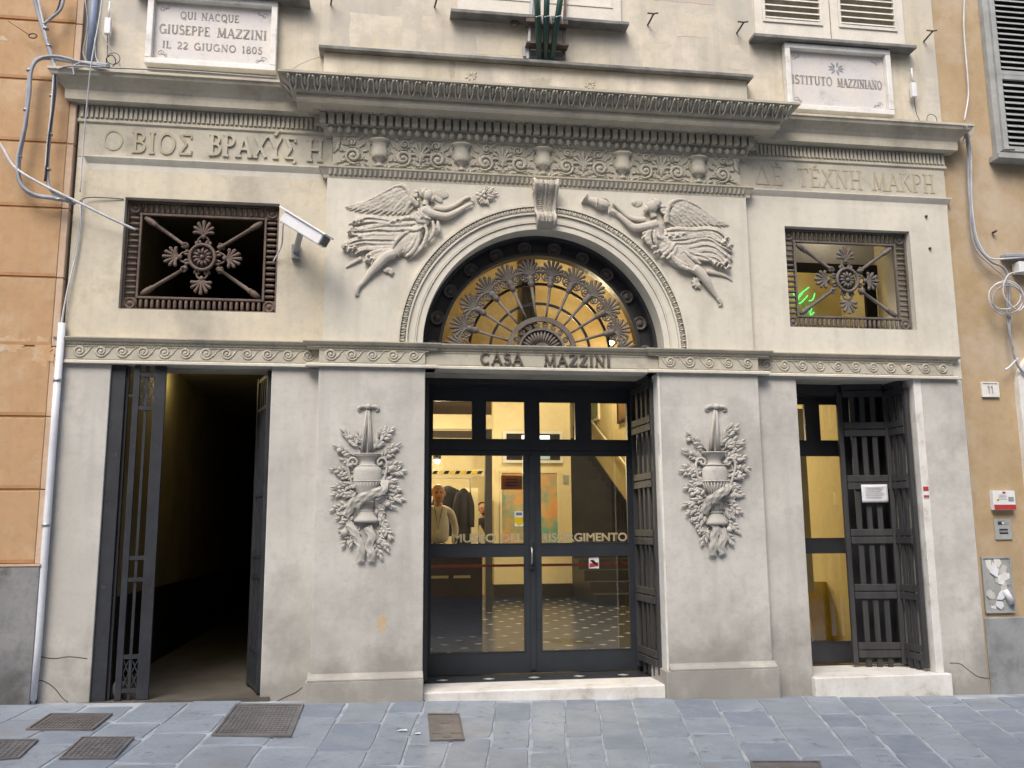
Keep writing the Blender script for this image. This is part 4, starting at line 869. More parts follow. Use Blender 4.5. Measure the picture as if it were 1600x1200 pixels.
# ================================================================== PEOPLE
def skinned(name, joints, edges, mt, parent, root=0, sub=2):
    me = bpy.data.meshes.new(name); me.from_pydata([j[0] for j in joints], edges, []); me.materials.append(M[mt])
    o = bpy.data.objects.new(name, me); sc.collection.objects.link(o); o.parent = parent
    s = o.modifiers.new('skin','SKIN'); s.use_smooth_shade = True
    for i, j in enumerate(joints):
        r = j[1]; me.skin_vertices[0].data[i].radius = r if isinstance(r, tuple) else (r, r); me.skin_vertices[0].data[i].use_root = (i == root)
    u = o.modifiers.new('sub','SUBSURF'); u.levels = sub; u.render_levels = sub
    return o
def person(x, y, z, label, rz=0, shirt='shirt', hair='hair_grey', skin='skin', lean=0, bald=True, badge=True, H=1.0):
    t = thing('person', label, 'person', (x,y,z), rz=rz)
    L = lean
    # legs and trousers
    skinned('trousers', [((0,0,.93),(.16,.11)),((-.10,0,.86),.095),((-.11,-.01,.48),.065),((-.11,.01,.06),.05),((.10,0,.86),.095),((.11,-.01,.48),.065),((.11,.01,.06),.05),((0,0,1.02),(.155,.11))], [(0,1),(1,2),(2,3),(0,4),(4,5),(5,6),(0,7)], 'dark_cloth', t)
    for s_ in (-1,1): skinned('shoe', [((s_*.11,.03,.04),.04),((s_*.12,-.08,.035),.042),((s_*.125,-.16,.028),.03)], [(0,1),(1,2)], 'dark_wood', t, sub=2)
    skinned('shirt', [((0,0,.98),(.15,.11)),((L*.3,-.02,1.15),(.15,.115)),((L*.7,-.01,1.32),(.155,.10)),((L,0,1.425),(.10,.07)),((L,0,1.49),(.065,.06)),
        ((L-.165,0,1.385),.056),((L-.225,.02,1.18),.045),((L-.20,-.06,.99),.043),((L+.165,0,1.385),.056),((L+.225,.02,1.18),.045),((L+.20,-.06,.99),.043)],
        [(0,1),(1,2),(2,3),(3,4),(3,5),(5,6),(6,7),(3,8),(8,9),(9,10)], shirt, t)
    # body: neck, head, forearms, hands and fingers in one skin mesh family
    J = [((L,.01,1.40),.06),((L,.005,1.47),.062),((L,.0,1.53),.055)]; E2 = [(0,1),(1,2)]
    skinned('neck', J, E2, skin, t, sub=2)
    hd = MB(); c = Vector((L,-.015,1.615)); hd.ell(c+Vector((0,.015,.03)),.085,.10,.095,12); hd.ell(c+Vector((0,-.025,-.035)),.070,.072,.082,10)
    hd.ell(c+Vector((0,-.10,-.012)),.013,.020,.022,6); hd.ell(c+Vector((0,-.095,.02)),.010,.012,.03,6)
    for s_ in (-1,1): hd.ell(c+Vector((s_*.087,.01,0)),.012,.02,.03,6); hd.ell(c+Vector((s_*.03,-.082,.036)),.022,.01,.007,6)
    h = hd.build('head', skin, t); rm = h.modifiers.new('remesh','REMESH'); rm.mode = 'VOXEL'; rm.voxel_size = .008; rm.use_smooth_shade = True
    for s_ in (-1,1): MB().ell(c+Vector((s_*.028,-.083,.018)),.010,.008,.006,5).build('eye','hair_dark',t)
    MB().ell(c+Vector((0,-.088,-.052)),.022,.008,.006,5).build('mouth','red' if False else 'skin_dark',t)
    hr = MB()
    if bald:
        for s_ in (-1,1): hr.ell(c+Vector((s_*.066,.035,.03)),.02,.06,.05,6)
        hr.ell(c+Vector((0,.085,.02)),.065,.035,.06,6)
    else:
        hr.ell(c+Vector((0,.03,.055)),.085,.095,.085,8)
        hr.ell(c+Vector((0,-.05,-.075)),.05,.045,.035,6)
    hr.build('hair', hair, t)
    for s_ in (-1,1):
        w_ = Vector((L+s_*.20,-.06,.99)); e = w_+Vector((-s_*.03,-.12,-.12)); jj = [(w_,.036),(w_*.4+e*.6,.03),(e,.026),(e+Vector((-s_*.01,-.05,-.03)),(.036,.018))]; ed = [(0,1),(1,2),(2,3)]
        for k_ in range(4):
            r0 = e+Vector((-s_*.01+(k_-1.5)*.019,-.07,-.04)); i = len(jj); ln = (.03,.036,.033,.026)[k_]
            jj += [(r0,.0095),(r0+Vector((0,-ln,-.012)),.0088),(r0+Vector((0,-ln*1.5,-.03)),.0075)]; ed += [(3,i),(i,i+1),(i+1,i+2)]
        i = len(jj); jj += [(e+Vector((-s_*.035,-.03,-.02)),.011),(e+Vector((-s_*.05,-.06,-.035)),.009)]; ed += [(2,i),(i,i+1)]
        skinned('forearm', jj, ed, skin, t, sub=1)
    if badge: MB().box(L-.045,L+.025,-.158,-.152,1.12,1.17).build('badge','paper',t); MB().tube([(L-.05,-.07,1.46),(L-.01,-.15,1.17),(L+.05,-.07,1.46)],.004,5).build('lanyard','dark_cloth',t)
    return t
person(-.60,4.35,.14,'bald man in a pale grey shirt with a badge standing behind the desk')
pq = person(.98,9.55,.12,'dark haired bearded man in black leaning out past the lobby post',lean=-.10,shirt='dark_cloth',hair='hair_dark',bald=False,badge=False); pq.rotation_euler = (0,-.20,0)

# ================================================================== GLASS DOORS
YD = .68
drs = thing('entrance_doors','dark blue grey framed double glass doors with transom windows in the central doorway','door',(0,YD,FL))
def rect(p0, p1, y=YD): a = at(*p0, y); c = at(*p1, y); return (a.x, c.x, c.z, a.z)
def glazed(x0, x1, z0, z1, panes, name, mt, parent, y0, y1, off):
    """solid frame sheet with rectangular holes, built from boxes on the grid of pane edges"""
    xs = sorted({x0, x1, *[p[0] for p in panes], *[p[1] for p in panes]}); zs = sorted({z0, z1, *[p[2] for p in panes], *[p[3] for p in panes]})
    b = MB()
    for k_ in range(len(zs)-1):
        zm = (zs[k_]+zs[k_+1])/2; run = None
        for i in range(len(xs)-1):
            xm = (xs[i]+xs[i+1])/2; hole = any(p[0] < xm < p[1] and p[2] < zm < p[3] for p in panes)
            if not hole and run is None: run = xs[i]
            if hole and run is not None: b.box(run-off[0], xs[i]-off[0], y0, y1, zs[k_]-off[1], zs[k_+1]-off[1]); run = None
        if run is not None: b.box(run-off[0], xs[-1]-off[0], y0, y1, zs[k_]-off[1], zs[k_+1]-off[1])
    o = b.build(name, mt, parent)
    for p in panes:
        MB().box(p[0]-off[0]+.001,p[1]-off[0]-.001,(y0+y1)/2-.003,(y0+y1)/2+.003,p[2]-off[1]+.001,p[3]-off[1]-.001).build('glass_pane','glass',o)
        r = MB(); a0,a1,c0,c1 = p[0]-off[0],p[1]-off[0],p[2]-off[1],p[3]-off[1]
        r.box(a0,a1,y0-.004,y0+.012,c1-.009,c1); r.box(a0,a1,y0-.004,y0+.012,c0,c0+.009); r.box(a0,a0+.009,y0-.004,y0+.012,c0+.009,c1-.009); r.box(a1-.009,a1,y0-.004,y0+.012,c0+.009,c1-.009); r.build('glazing_bead',mt,o)
    return o
off = (0, FL)
zt0, zt1 = 2.085, 2.435
glazed(-.985,.95,1.996,2.56,[(*rect((675,626),(738,688))[:2],zt0,zt1),(*rect((757,626),(820,688))[:2],zt0,zt1),(*rect((840,627),(899,688))[:2],zt0,zt1),(*rect((920,627),(980,688))[:2],zt0,zt1)],'transom','door_paint',drs,-.04,.04,off)
zA, zB, zC, zD = 1.175, 1.955, .265, 1.075
xL = rect((673,710),(819,849))[:2]; xR = rect((842,710),(982,850))[:2]; xm = (xL[1]+xR[0])/2
MB().box(-.985,-.945,-.05,.05,.0,1.909).build('jamb','door_paint',drs); MB().box(.915,.95,-.05,.05,.0,1.909).build('jamb','door_paint',drs)
dl = glazed(-.946,xm-.001,FL+.006,1.995,[(xL[0],xL[1],zA,zB),(xL[0],xL[1],zC,zD)],'door_leaf','door_paint',drs,-.025,.025,off)
dr = glazed(xm+.001,.916,FL+.006,1.995,[(xR[0],xR[1],zA,zB),(xR[0],xR[1],zC,zD)],'door_leaf','door_paint',drs,-.025,.025,off)
MB().box(xm-.025,xm+.02,-.04,-.0255,.03,1.86).build('meeting_stile','door_paint',drs)
b = MB(); b.box(xm-.030,xm+.0,-.065,-.041,.88,1.12); b.build('lock_plate','dark_frame',drs,bevel=.003); MB().tube([(xm-.018,-.066,.92),(xm-.018,-.10,.93),(xm-.018,-.10,1.05),(xm-.018,-.066,1.06)],.008,8).build('handle','steel',drs)
for z in (.3,.9,1.7): MB().lathe([(0,0),(.012,0),(.012,.12),(0,.12)],8,(.914,-.035,z)).build('hinge','door_paint',drs)
def font_text(txt, x0, x1, z, h, y, matn, parent, bold=.03, ext=.0008, name='lettering', wordsp=1.0):
    cu = bpy.data.curves.new(name, 'FONT'); cu.body = txt; cu.extrude = ext; cu.offset = bold; cu.size = 1
    o = bpy.data.objects.new(name, cu); sc.collection.objects.link(o); dg = bpy.context.evaluated_depsgraph_get()
    me = bpy.data.meshes.new_from_object(o.evaluated_get(dg)); bpy.data.objects.remove(o)
    xs = [v.co.x for v in me.vertices]; ys = [v.co.y for v in me.vertices]; a, c, e, f = min(xs), max(xs), min(ys), max(ys)
    for v in me.vertices: v.co = Vector((x0+(v.co.x-a)/(c-a)*(x1-x0), y+v.co.z, z+(v.co.y-e)/(f-e)*h))
    me.materials.append(M[matn]); me.name = name; n_ = bpy.data.objects.new(name, me); sc.collection.objects.link(n_); n_.parent = parent; return n_
fm = lambda px, py: at(px, py, YD-.006)
a, c = fm(707,846), fm(818,846); font_text('MUSEO DEL', a.x, c.x, 1.193-FL, .075, -.008, 'gold_letter', drs)
a, c = fm(846,845), fm(980,845); font_text('RISORGIMENTO', a.x, c.x, 1.193-FL, .075, -.008, 'gold_letter', drs)
for o in drs.children:
    pass
# stickers and notes on the glass
def sticker(name, label, cat, p0, p1, mt, y=YD-.012, extra=None):
    a, c = at(*p0, y), at(*p1, y); t = thing(name, label, cat, ((a.x+c.x)/2, y, (a.z+c.z)/2)); w2, h2 = (c.x-a.x)/2, (a.z-c.z)/2
    MB().box(-w2,w2,0,.002,-h2,h2).build('sheet', mt, t)
    if extra: extra(t, w2, h2)
    return t
def ex1(t, w2, h2):
    MB().add([(-w2*.9,-.001,-h2*.85),(w2*.9,-.001,-h2*.6),(w2*.9,-.001,h2*.1),(-w2*.9,-.001,-h2*.1)],[(0,1,2,3)]).build('red_print','red',t)
    MB().add([(-w2*.8,-.0018,h2*.5),(-w2*.1,-.0018,h2*.55),(w2*.8,-.0018,-h2*.3),(w2*.5,-.0018,-h2*.45),(-w2*.2,-.0018,-h2*.1)],[(4,3,2,1,0)]).build('black_print','black_void',t)
sticker('glass_sticker','white and red square sticker on the lower right door pane','sticker',(920,871),(936,888),'paper',extra=ex1)
def ex2(t, w2, h2):
    for i in range(3): MB().box(-w2*.6,w2*.55,-.001,0,-h2*.5+i*h2*.42,-h2*.5+i*h2*.42+h2*.16).build('print_line','dark_wood',t)
sticker('orange_notice','orange notice taped inside the upper left door pane','notice',(783,743),(816,765),'orange_paper',y=YD+.03,extra=ex2)
def ex3(t, w2, h2):
    MB().add([(-w2,-.001,h2*.2),(w2,-.001,h2*.2),(w2,-.001,-h2*.55),(0,-.001,-h2),(-w2,-.001,-h2*.55)],[(4,3,2,1,0)]).build('shield','yellow_plastic',t); MB().box(-w2*.7,w2*.7,-.001,0,h2*.45,h2*.85).build('print','grey_cloth',t)
sticker('glass_sticker','small pale sticker with a yellow shield beside the door middle','sticker',(804,799),(818,822),'paper',extra=ex3)

# ================================================================== GATES
def lattice(name, label, w_, z0, z1, loc, rz, nsl=3, rails=(.0,), slatw=.046, group=None, cut=True):
    """folding wooden gate leaf: stiles, slats and paired cross rails; u runs along local x"""
    t = thing(name, label, 'gate', loc, group, rz=rz); H = z1-z0
    st_ = MB().box(-.021,.021,-.02,.02,0,H).build('stile','gate_wood',t,bevel=.003); st_.location = (.021,0,0); inst(st_, (w_-.021,0,0), t)
    s0 = MB().box(-slatw/2,slatw/2,-.011,.011,-.03,H-.02).build('slat','gate_wood',t,bevel=.003)
    for i in range(nsl):
        x = .042+(w_-.084)*(i+1)/(nsl+1)
        if i == 0: s0.location = (x,0,0)
        else: inst(s0, (x,0,0), t)
    r0 = MB().box(.046,w_-.046,-.027,-.0115,-.03,.03).build('cross_rail','gate_wood',t,bevel=.004); k_ = 0
    for z in rails:
        for dz in (-.034,.034):
            if k_ == 0: r0.location = (0,0,z+dz)
            else: inst(r0, (0,0,z+dz), t)
            k_ += 1
    return t
HR = (.12,.62,1.10,1.58,2.06,2.42)
lattice('lattice_gate','dark wooden lattice gate folded back on the right reveal of the central doorway',.56,.13,2.53,(.915,.62,.13),-PI/2+.05,3,HR)
lattice('lattice_gate','dark wooden gate leaf edge at the left reveal of the central doorway',.42,.13,2.53,(-.965,.60,.13),-PI/2,3,HR)
pa, pb_ = at(1335,1040,.42), at(1420,1040,.30)
lattice('lattice_gate','wide dark lattice gate leaf carrying the white notice in the right doorway',.46,.12,2.52,(2.79,.42,.12),-.16,3,HR)
lattice('lattice_gate','narrow dark lattice gate leaf folded against the white marble jamb',.34,.12,2.52,(3.245,.40,.12),-PI/2+.06,2,HR)
MB().box(2.1,3.599,YB+.0015,.70,2.50,2.815).build('door_head','dark_frame',bld)
MB().box(.9625,1.06,YB+.001,.739,-.1,2.549).build('door_reveal','dark_frame',bld); MB().box(-1.06,-.9965,YB+.001,.739,-.1,2.549).build('door_reveal','dark_frame',bld)
MB().box(3.31,3.44,YB+.001,.70,-.1,2.499).build('door_reveal','dark_frame',bld); MB().box(2.1,2.203,YB+.001,.70,-.1,2.499).build('door_reveal','dark_frame',bld)
# notice on the gate
a, c = at(1347,757,.33), at(1387,785,.33); t = thing('paper_notice','crumpled white paper notice pinned to the right lattice gate','notice',((a.x+c.x)/2,.335,(a.z+c.z)/2), rz=-.16)
w2, h2 = (c.x-a.x)/2, (a.z-c.z)/2; b = MB(); NX = 10; v = []; rr = random.Random(8)
for i in range(NX+1):
    for j in range(8): v.append((-w2+2*w2*i/NX, -.004+rr.uniform(-.003,.003), -h2+2*h2*j/7))
f = [(i*8+j,(i+1)*8+j,(i+1)*8+j+1,i*8+j+1) for i in range(NX) for j in range(7)]; b.add(v, f, True); o = b.build('sheet','paper',t); s = o.modifiers.new('th','SOLIDIFY'); s.thickness = .001
for i in range(6): MB().box(-w2*.7,w2*(.7-.1*(i%3)),-.009,-.0078,h2*(.6-.22*i),h2*(.6-.22*i)+.004).build('text_line','print_grey',t)
# frame of the right glass door
rd = thing('side_door','black framed glass door behind the folded gate on the right','door',(2.6,.62,.1))
y_ = .66; zr = [at(1270,690,y_).z, at(1270,712,y_).z, at(1290,842,y_).z, at(1290,863,y_).z, at(1290,1003,y_).z, at(1290,632,y_).z]
pan = []
xa = 2.12; x1_ = at(1252,700,y_).x; x2_ = at(1275,640,y_).x; x3_ = at(1309,640,y_).x; x4 = at(1325,850,y_).x
pan = [(xa,at(1256,660,y_).x,zr[0],zr[5]),(x2_,x3_,zr[0],zr[5]),(xa,x3_+.005,zr[2],zr[1]),(xa,x3_+.02,zr[4],zr[3])]
glazed(xa-.05,3.35,.1,2.56,pan,'frame','dark_frame',rd,0,.05,(2.6,.1))
b = MB(); b.box(3.02,3.045,.9,.92,zr[4]+.2,2.5); 
# marker sign on the marble jamb
t = thing('jamb_sticker','tiny red and white sticker on the white marble jamb','sticker',(3.335,-.002,1.60)); MB().box(-.025,.025,-.003,0,-.055,.045).build('sheet','paper',t); MB().box(-.025,.025,-.004,-.0031,.005,.044).build('red_print','red',t); MB().box(-.025,.025,-.004,-.0031,-.05,-.03).build('red_print','red',t)

# passage on the left with its iron gate
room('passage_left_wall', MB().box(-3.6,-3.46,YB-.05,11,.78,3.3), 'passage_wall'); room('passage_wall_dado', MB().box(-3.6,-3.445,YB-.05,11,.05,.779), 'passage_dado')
room('passage_right_wall', MB().box(-2.2,-2.13,YB-.05,11,-.1,4.3), 'passage_wall'); room('passage_light_stop', MB().box(-3.46,-2.2,YB+.001,11,2.95,3.0), 'passage_wall'); room('passage_end_wall', MB().box(-3.6,-2.13,11,11.1,-.1,4.6), 'passage_dado')  # soffit slab added to keep lamp light out of the upper window
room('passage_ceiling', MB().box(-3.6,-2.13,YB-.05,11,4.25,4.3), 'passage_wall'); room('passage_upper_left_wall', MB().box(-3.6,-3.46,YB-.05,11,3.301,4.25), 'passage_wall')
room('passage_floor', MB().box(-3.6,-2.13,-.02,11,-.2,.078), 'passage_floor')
t = thing('passage_lamp','small dim lamp on the passage wall above the doorway line','lamp',(-3.30,1.75,2.90)); MB().lathe([(0,0),(.08,0),(.08,-.05),(0,-.08)],12).build('shade','lamp_glow',t); MB().tube([(0,0,.0),(-.1,0,.0)],.01,6).build('stem','dark_frame',t); l = bpy.data.lights.new('bulb_light','POINT'); l.energy = .9; l.color = (1,.82,.40); l.shadow_soft_size = .08; o = bpy.data.objects.new('bulb_light', l); sc.collection.objects.link(o); o.parent = t; o.location = (-.02,.3,-.12)
t = thing('passage_lamp','small lamp glowing on the passage wall behind the right gate post','lamp',(-2.235,1.0,2.36)); MB().ell((0,0,0),.02,.03,.05,6).build('bulb','lamp_glow',t); MB().box(.02,.035,-.04,.04,-.07,.07).build('bracket','dark_frame',t)
l = bpy.data.lights.new('bulb_light','POINT'); l.energy = .35; l.color = (1,.72,.25); l.shadow_soft_size = .05; o = bpy.data.objects.new('bulb_light', l); sc.collection.objects.link(o); o.parent = t; o.location = (-.08,.6,.15)
ig = thing('iron_gate','tall blue grey iron gate leaf standing ajar in the left passage opening','gate',(-3.24,.02,.09), rz=.10)
def ibars(b, x0, x1, H, xm):
    pass
W_ = .235; H_ = 2.49
MB().box(0,.045,-.02,.02,-.01,H_).build('stile','gate_metal',ig,bevel=.003); MB().box(W_-.085,W_,-.024,.024,-.01,H_).build('stile','gate_metal',ig,bevel=.003)
MB().box(.085,.105,-.01,.01,-.01,H_).build('bar','gate_metal',ig)
rl0 = MB().box(.046,W_-.086,-.016,.016,-.015,.015).build('rail','gate_metal',ig); k_ = 0
for z in (.06,.30,.86,1.02,2.16,2.42):
    if k_ == 0: rl0.location = (0,0,z)
    else: inst(rl0, (0,0,z), ig)
    k_ += 1
for za, zb in ((.08,.28),(2.18,2.40)):
    for x0, x1 in ((.047,.085),(.105,.148)):
        zm = (za+zb)/2
        for p, q in (((x0,0,za),(x1,0,zm)),((x1,0,zm),(x0,0,zb)),((x1,0,za),(x0,0,zm)),((x0,0,zm),(x1,0,zb))): MB().bar(p, q, .008, .008, up=(0,1,0)).build('lattice_bar','gate_metal',ig)
jt = thing('gate_post','flat dark iron post framing the left side of the passage opening','gate post',(-3.36,.06,.05)); MB().box(-.05,.055,-.04,.03,-.02,2.54).build('post','gate_metal',jt,bevel=.004); MB().box(.057,.075,-.015,.02,0,2.53).build('edge_bar','dark_frame',jt)
MB().bar((.07,0,2.3),(.14,0,2.3),.02,.02).build('hinge','gate_metal',jt)
jr = thing('iron_gate','dark iron gate leaf folded flat into the passage beside the right jamb','gate',(-2.215,.06,.09), rz=PI-1.27)
MB().box(0,.05,-.02,.02,0,2.48).build('stile','gate_metal',jr,bevel=.003); MB().box(.42,.47,-.02,.02,0,2.48).build('stile','gate_metal',jr,bevel=.003)
for z in (.03,.3,.86,1.02,1.5,2.2,2.45): MB().box(.051,.419,-.015,.015,z-.014,z+.014).build('rail','gate_metal',jr)
for x in (.15,.235,.32): MB().box(x-.009,x+.009,-.0145,.0145,.045,2.43).build('bar','gate_metal',jr)
for z in (1.25,1.45): MB().box(.06,.12,-.05,-.021,z-.05,z+.05).build('lock_box','steel',jr)

# ================================================================== FANLIGHT
fan = thing('fanlight','semicircular iron fanlight with spear rays and palmettes over the central doorway','fanlight',(0,0,0))
ring(.865,AR,.20,.26,name='rim',mt='dark_frame',parent=fan); ring(.845,.872,.13,.24,name='inner_rim',mt='dark_frame',parent=fan); ring(.985,AR-.001,.10,.20,name='outer_rim',mt='dark_frame',parent=fan)
MB().box(-AR,AR,.08,.30,AZ-.001,AZ+.022).build('base_bar','iron',fan)
rb = MB()
rb.lathe([(.058,.0),(.062,.018),(.052,.026),(.042,.012),(.030,.010),(.026,.022),(.012,.03),(0,.032)],18,(0,0,0),axis='y')
ros = rb.build('rosette','iron',fan); first = True
for i in range(12):
    a = PI*(i*.985+.08)/11; loc = (.925*math.cos(a),.195,AZ+.925*math.sin(a)+.005)
    if first: ros.location = loc; first = False
    else: inst(ros, loc)
YF = .13
hub = ring(.262,.302,YF-.02,YF+.02,name='hub_ring',mt='iron',parent=fan); ring(.185,.205,YF-.02,YF+.02,name='hub_ring',mt='iron',parent=fan)
for i in range(10):
    a = PI*(i+.5)/10; b = MB(); c = (.233*math.cos(a),.233*math.sin(a)); b.tube(spiral(c[0],AZ+c[1],.028,.005,1.8,a,YF,22),.006,6); b.build('hub_scroll','iron',fan)
b = MB()
for i in range(17):
    a = PI*(i+.5)/17; d = Vector((math.cos(a),0,math.sin(a))); o = Vector((0,YF,AZ)); b.tube([o+d*.07,o+d*.13,o+d*.175],[.006,.013,.010],6)
    b.tube([o+d*.1+Vector((0,-.01,0)),o+d*.178+Vector((0,-.006,0))],[.003,.005],5)
b.build('hub_petals','iron',fan); ring(.0,.075,YF-.03,YF,name='hub_boss',mt='iron',parent=fan,n=24); ring(.182,.19,YF+.0,YF+.03,name='hub_back',mt='dark_frame',parent=fan); ring(.07,.185,YF+.012,YF+.02,name='hub_plate',mt='iron',parent=fan)
for r_ in (.435,.61): ring(r_-.011,r_+.011,YF+.06,YF+.075,name='glazing_arc',mt='dark_frame',parent=fan)
sp_ = MB(); sp_.tube([(0,0,.30),(0,0,.36),(0,0,.56)],[.008,.010,.014],8); sp_.lathe([(.014,.56),(.026,.575),(.030,.60),(.024,.615),(.031,.63),(.026,.655),(.016,.665)],10)
spear = sp_.build('spear','iron',fan)
pm = MB(); palm(pm,(0,.655),.17,.021,9,-.005,1.15)
for s_ in (-1, 1):
    pm.tube([Vector((p.x,0,p.z)) for p in spiral(s_*.045,.655,.026,.005,1.5,PI/2,0,18,s_)],.007,6); pm.tube(catmull([(s_*.01,0,.63),(s_*.05,0,.615),(s_*.08,0,.64),(s_*.085,0,.665)],3),.007,6); pm.ell((s_*.078,-.003,.672),.013,.009,.013,4); pm.ell((s_*.062,-.003,.628),.012,.009,.012,4); pm.ell((s_*.095,-.002,.70),.012,.008,.016,4)
pal = pm.build('palmette','iron',fan)
for i in range(12):
    a = PI*i/11; rot = (0, PI/2-a, 0); loc = (0,YF,AZ+.006)
    if i in (0, 11):
        h = MB(); sgn = 1 if i == 0 else -1
        for q in (0,.28,.56,.84,1.1):
            d = Vector((sgn*math.cos(q),0,math.sin(q))); o = Vector((sgn*.655,0,.02)); l_ = .185*(1-.4*(q/1.35)**1.5); h.tube([o,o+d*l_*.5,o+d*l_],[.008,.016,.012],6)
        h.tube(catmull([(sgn*.6,0,.02),(sgn*.63,0,.07),(sgn*.66,0,.09)],3),.009,6)
        o_ = h.build('half_palmette','iron',fan); o_.location = loc; continue
    if i == 1: spear.location = loc; spear.rotation_euler = rot; pal.location = loc; pal.rotation_euler = rot
    else: inst(spear, loc, rot=rot); inst(pal, loc, rot=rot)
    if i < 11 and i >= 1:
        pass
g_ = MB(); n = 40; v = [(0,.225,AZ+.02)]+[(.868*math.cos(PI*i/n),.225,AZ+.02+.85*math.sin(PI*i/n)) for i in range(n+1)]
g_.add(v,[(0,i+1,i+2) for i in range(n)]); g_.build('glass_pane','glass',fan)
MB().box(-AR,AR,.30,.60,2.80,2.806).build('ledge','dark_frame',fan)

# ================================================================== WINDOW GRILLES
def grille(cx, x0, x1, mt, label):
    t = thing('window_grille', label, 'iron grille', (cx, .075, (WZ0+WZ1)/2)); W = (x1-x0)/2-.004; H = (WZ1-WZ0)/2-.004; B = .118; y0, y1 = -.018, .018
    for nm, a in (('frame_bar',(-W,W,H-.018,H)),('frame_bar',(-W,W,-H,-H+.018)),('frame_bar',(-W,-W+.016,-H+.018,H-.018)),('frame_bar',(W-.016,W,-H+.018,H-.018)),
                  ('frame_bar',(-W+B,W-B,H-B,H-B+.018)),('frame_bar',(-W+B,W-B,-H+B-.018,-H+B)),('frame_bar',(-W+B-.018,-W+B,-H+B-.018,H-B+.018)),('frame_bar',(W-B,W-B+.018,-H+B-.018,H-B+.018))):
        MB().box(a[0],a[1],y0,y1,a[2],a[3]).build(nm, mt, t, bevel=.003)
    bb = MB(); L_ = B-.036; bb.tube([(0,0,-L_/2-.001),(0,0,-L_/2+.02),(0,0,L_/2-.02),(0,0,L_/2+.001)],[.010,.0145,.0145,.010],8); baluster = bb.build('baluster', mt, t); first = True
    n = 22
    for s_ in (-1, 1):
        for i in range(n):
            x = -W+B+(2*W-2*B)*(i+.5)/n; loc = (x,0,s_*(H-B/2))
            if first: baluster.location = loc; first = False
            else: inst(baluster, loc, t)
        for i in range(14):
            z = -H+B+(2*H-2*B)*(i+.5)/14; inst(baluster, (s_*(W-B/2),0,z), t, rot=(0,PI/2,0))
        for s2 in (-1, 1):
            b = MB(); b.box(-.05,.05,.0,.012,-.05,.05); b.lathe([(.045,0),(.044,.012),(.036,.012),(.032,.004),(.018,.004),(.012,.016),(0,.018)],16,(0,0,0),axis='y')
            o = b.build('corner_rosette', mt, t); o.location = (s_*(W-B/2), -.004, s2*(H-B/2))
    # centre rosette
    b = MB(); b.tube([(.098*math.cos(a*PI/18),-.02,.105*math.sin(a*PI/18)) for a in range(36)],.014,8,closed=True); b.build('centre_ring', mt, t)
    b = MB(); b.lathe([(.09,-.012),(.09,-.004),(0,-.004)],24,(0,0,0),axis='y')
    for i in range(12): a = i*PI/6; d = Vector((math.cos(a),0,math.sin(a))); b.tube([d*.02+Vector((0,-.012,0)),d*.05+Vector((0,-.022,0)),d*.074+Vector((0,-.010,0))],[.006,.014,.010],6)
    b.ell((0,-.025,0),.02,.018,.02,6); b.tube([(.05*math.cos(a*PI/12),-.018,.05*math.sin(a*PI/12)) for a in range(24)],.004,5,closed=True); b.build('centre_rosette', mt, t)
    # collar leaves between the arms
    b = MB()
    for i in range(4):
        a0 = i*PI/2
        for q in (-.42,-.2,.2,.42): a = a0+q; d = Vector((math.cos(a),0,math.sin(a))); b.tube([d*.105,d*.135,d*.15],[.014,.013,.006],6)
        a = a0; d = Vector((math.cos(a),0,math.sin(a))); s2 = Vector((-d.z,0,d.x))
        b.tube(catmull([d*.11+s2*.05,d*.16+s2*.035,d*.18,d*.16-s2*.035,d*.11-s2*.05],3),.009,6)
    b.build('collar', mt, t)
    pb = MB(); palm(pb,(0,.0),.135,.024,7,0,1.2); pb.ell((0,0,-.01),.022,.014,.02,5); pb.tube([(0,0,-.03),(0,0,.1)],.008,6); p0 = pb.build('palmette', mt, t)
    p0.location = (0,-.01,.185)
    inst(p0, (0,-.01,-.185), t, rot=(0,PI,0)); inst(p0, (.185,-.01,0), t, rot=(0,PI/2,0), scale=(1,1,1.0)); inst(p0, (-.185,-.01,0), t, rot=(0,-PI/2,0))
    # torch shaped diagonals
    X_, Z_ = W-B-.01, H-B-.01; a = math.atan2(Z_, X_); Ld = math.hypot(X_, Z_); s0 = .14
    tb = MB(); tb.tube([(0,0,s0),(0,0,s0+.02),(0,0,s0+.04),(0,0,s0+.05),(0,0,s0+.06),(0,0,Ld-.12),(0,0,Ld-.11),(0,0,Ld-.10),(0,0,Ld-.08),(0,0,Ld-.04),(0,0,Ld-.01)],[.016,.026,.018,.024,.014,.017,.026,.020,.027,.024,.014],8)
    for k_ in range(4): q = k_*PI/2+.4; tb.ell((.024*math.cos(q),.024*math.sin(q),s0+.035),.010,.010,.014,4)
    d0 = tb.build('torch_bar', mt, t); d0.rotation_euler = (0, PI/2-a, 0)
    for r_ in (-(PI/2-a), PI/2+a, -(PI/2+a)): inst(d0, (0,0,0), t, rot=(0, r_, 0))
    return t
grille(-2.785,-3.385,-2.185,'iron_brown','rusty brown iron grille with rosette in the left window over the dark passage')
grille(2.7775,2.18,3.375,'iron','grey iron grille with rosette in the right window, lit yellow room behind')

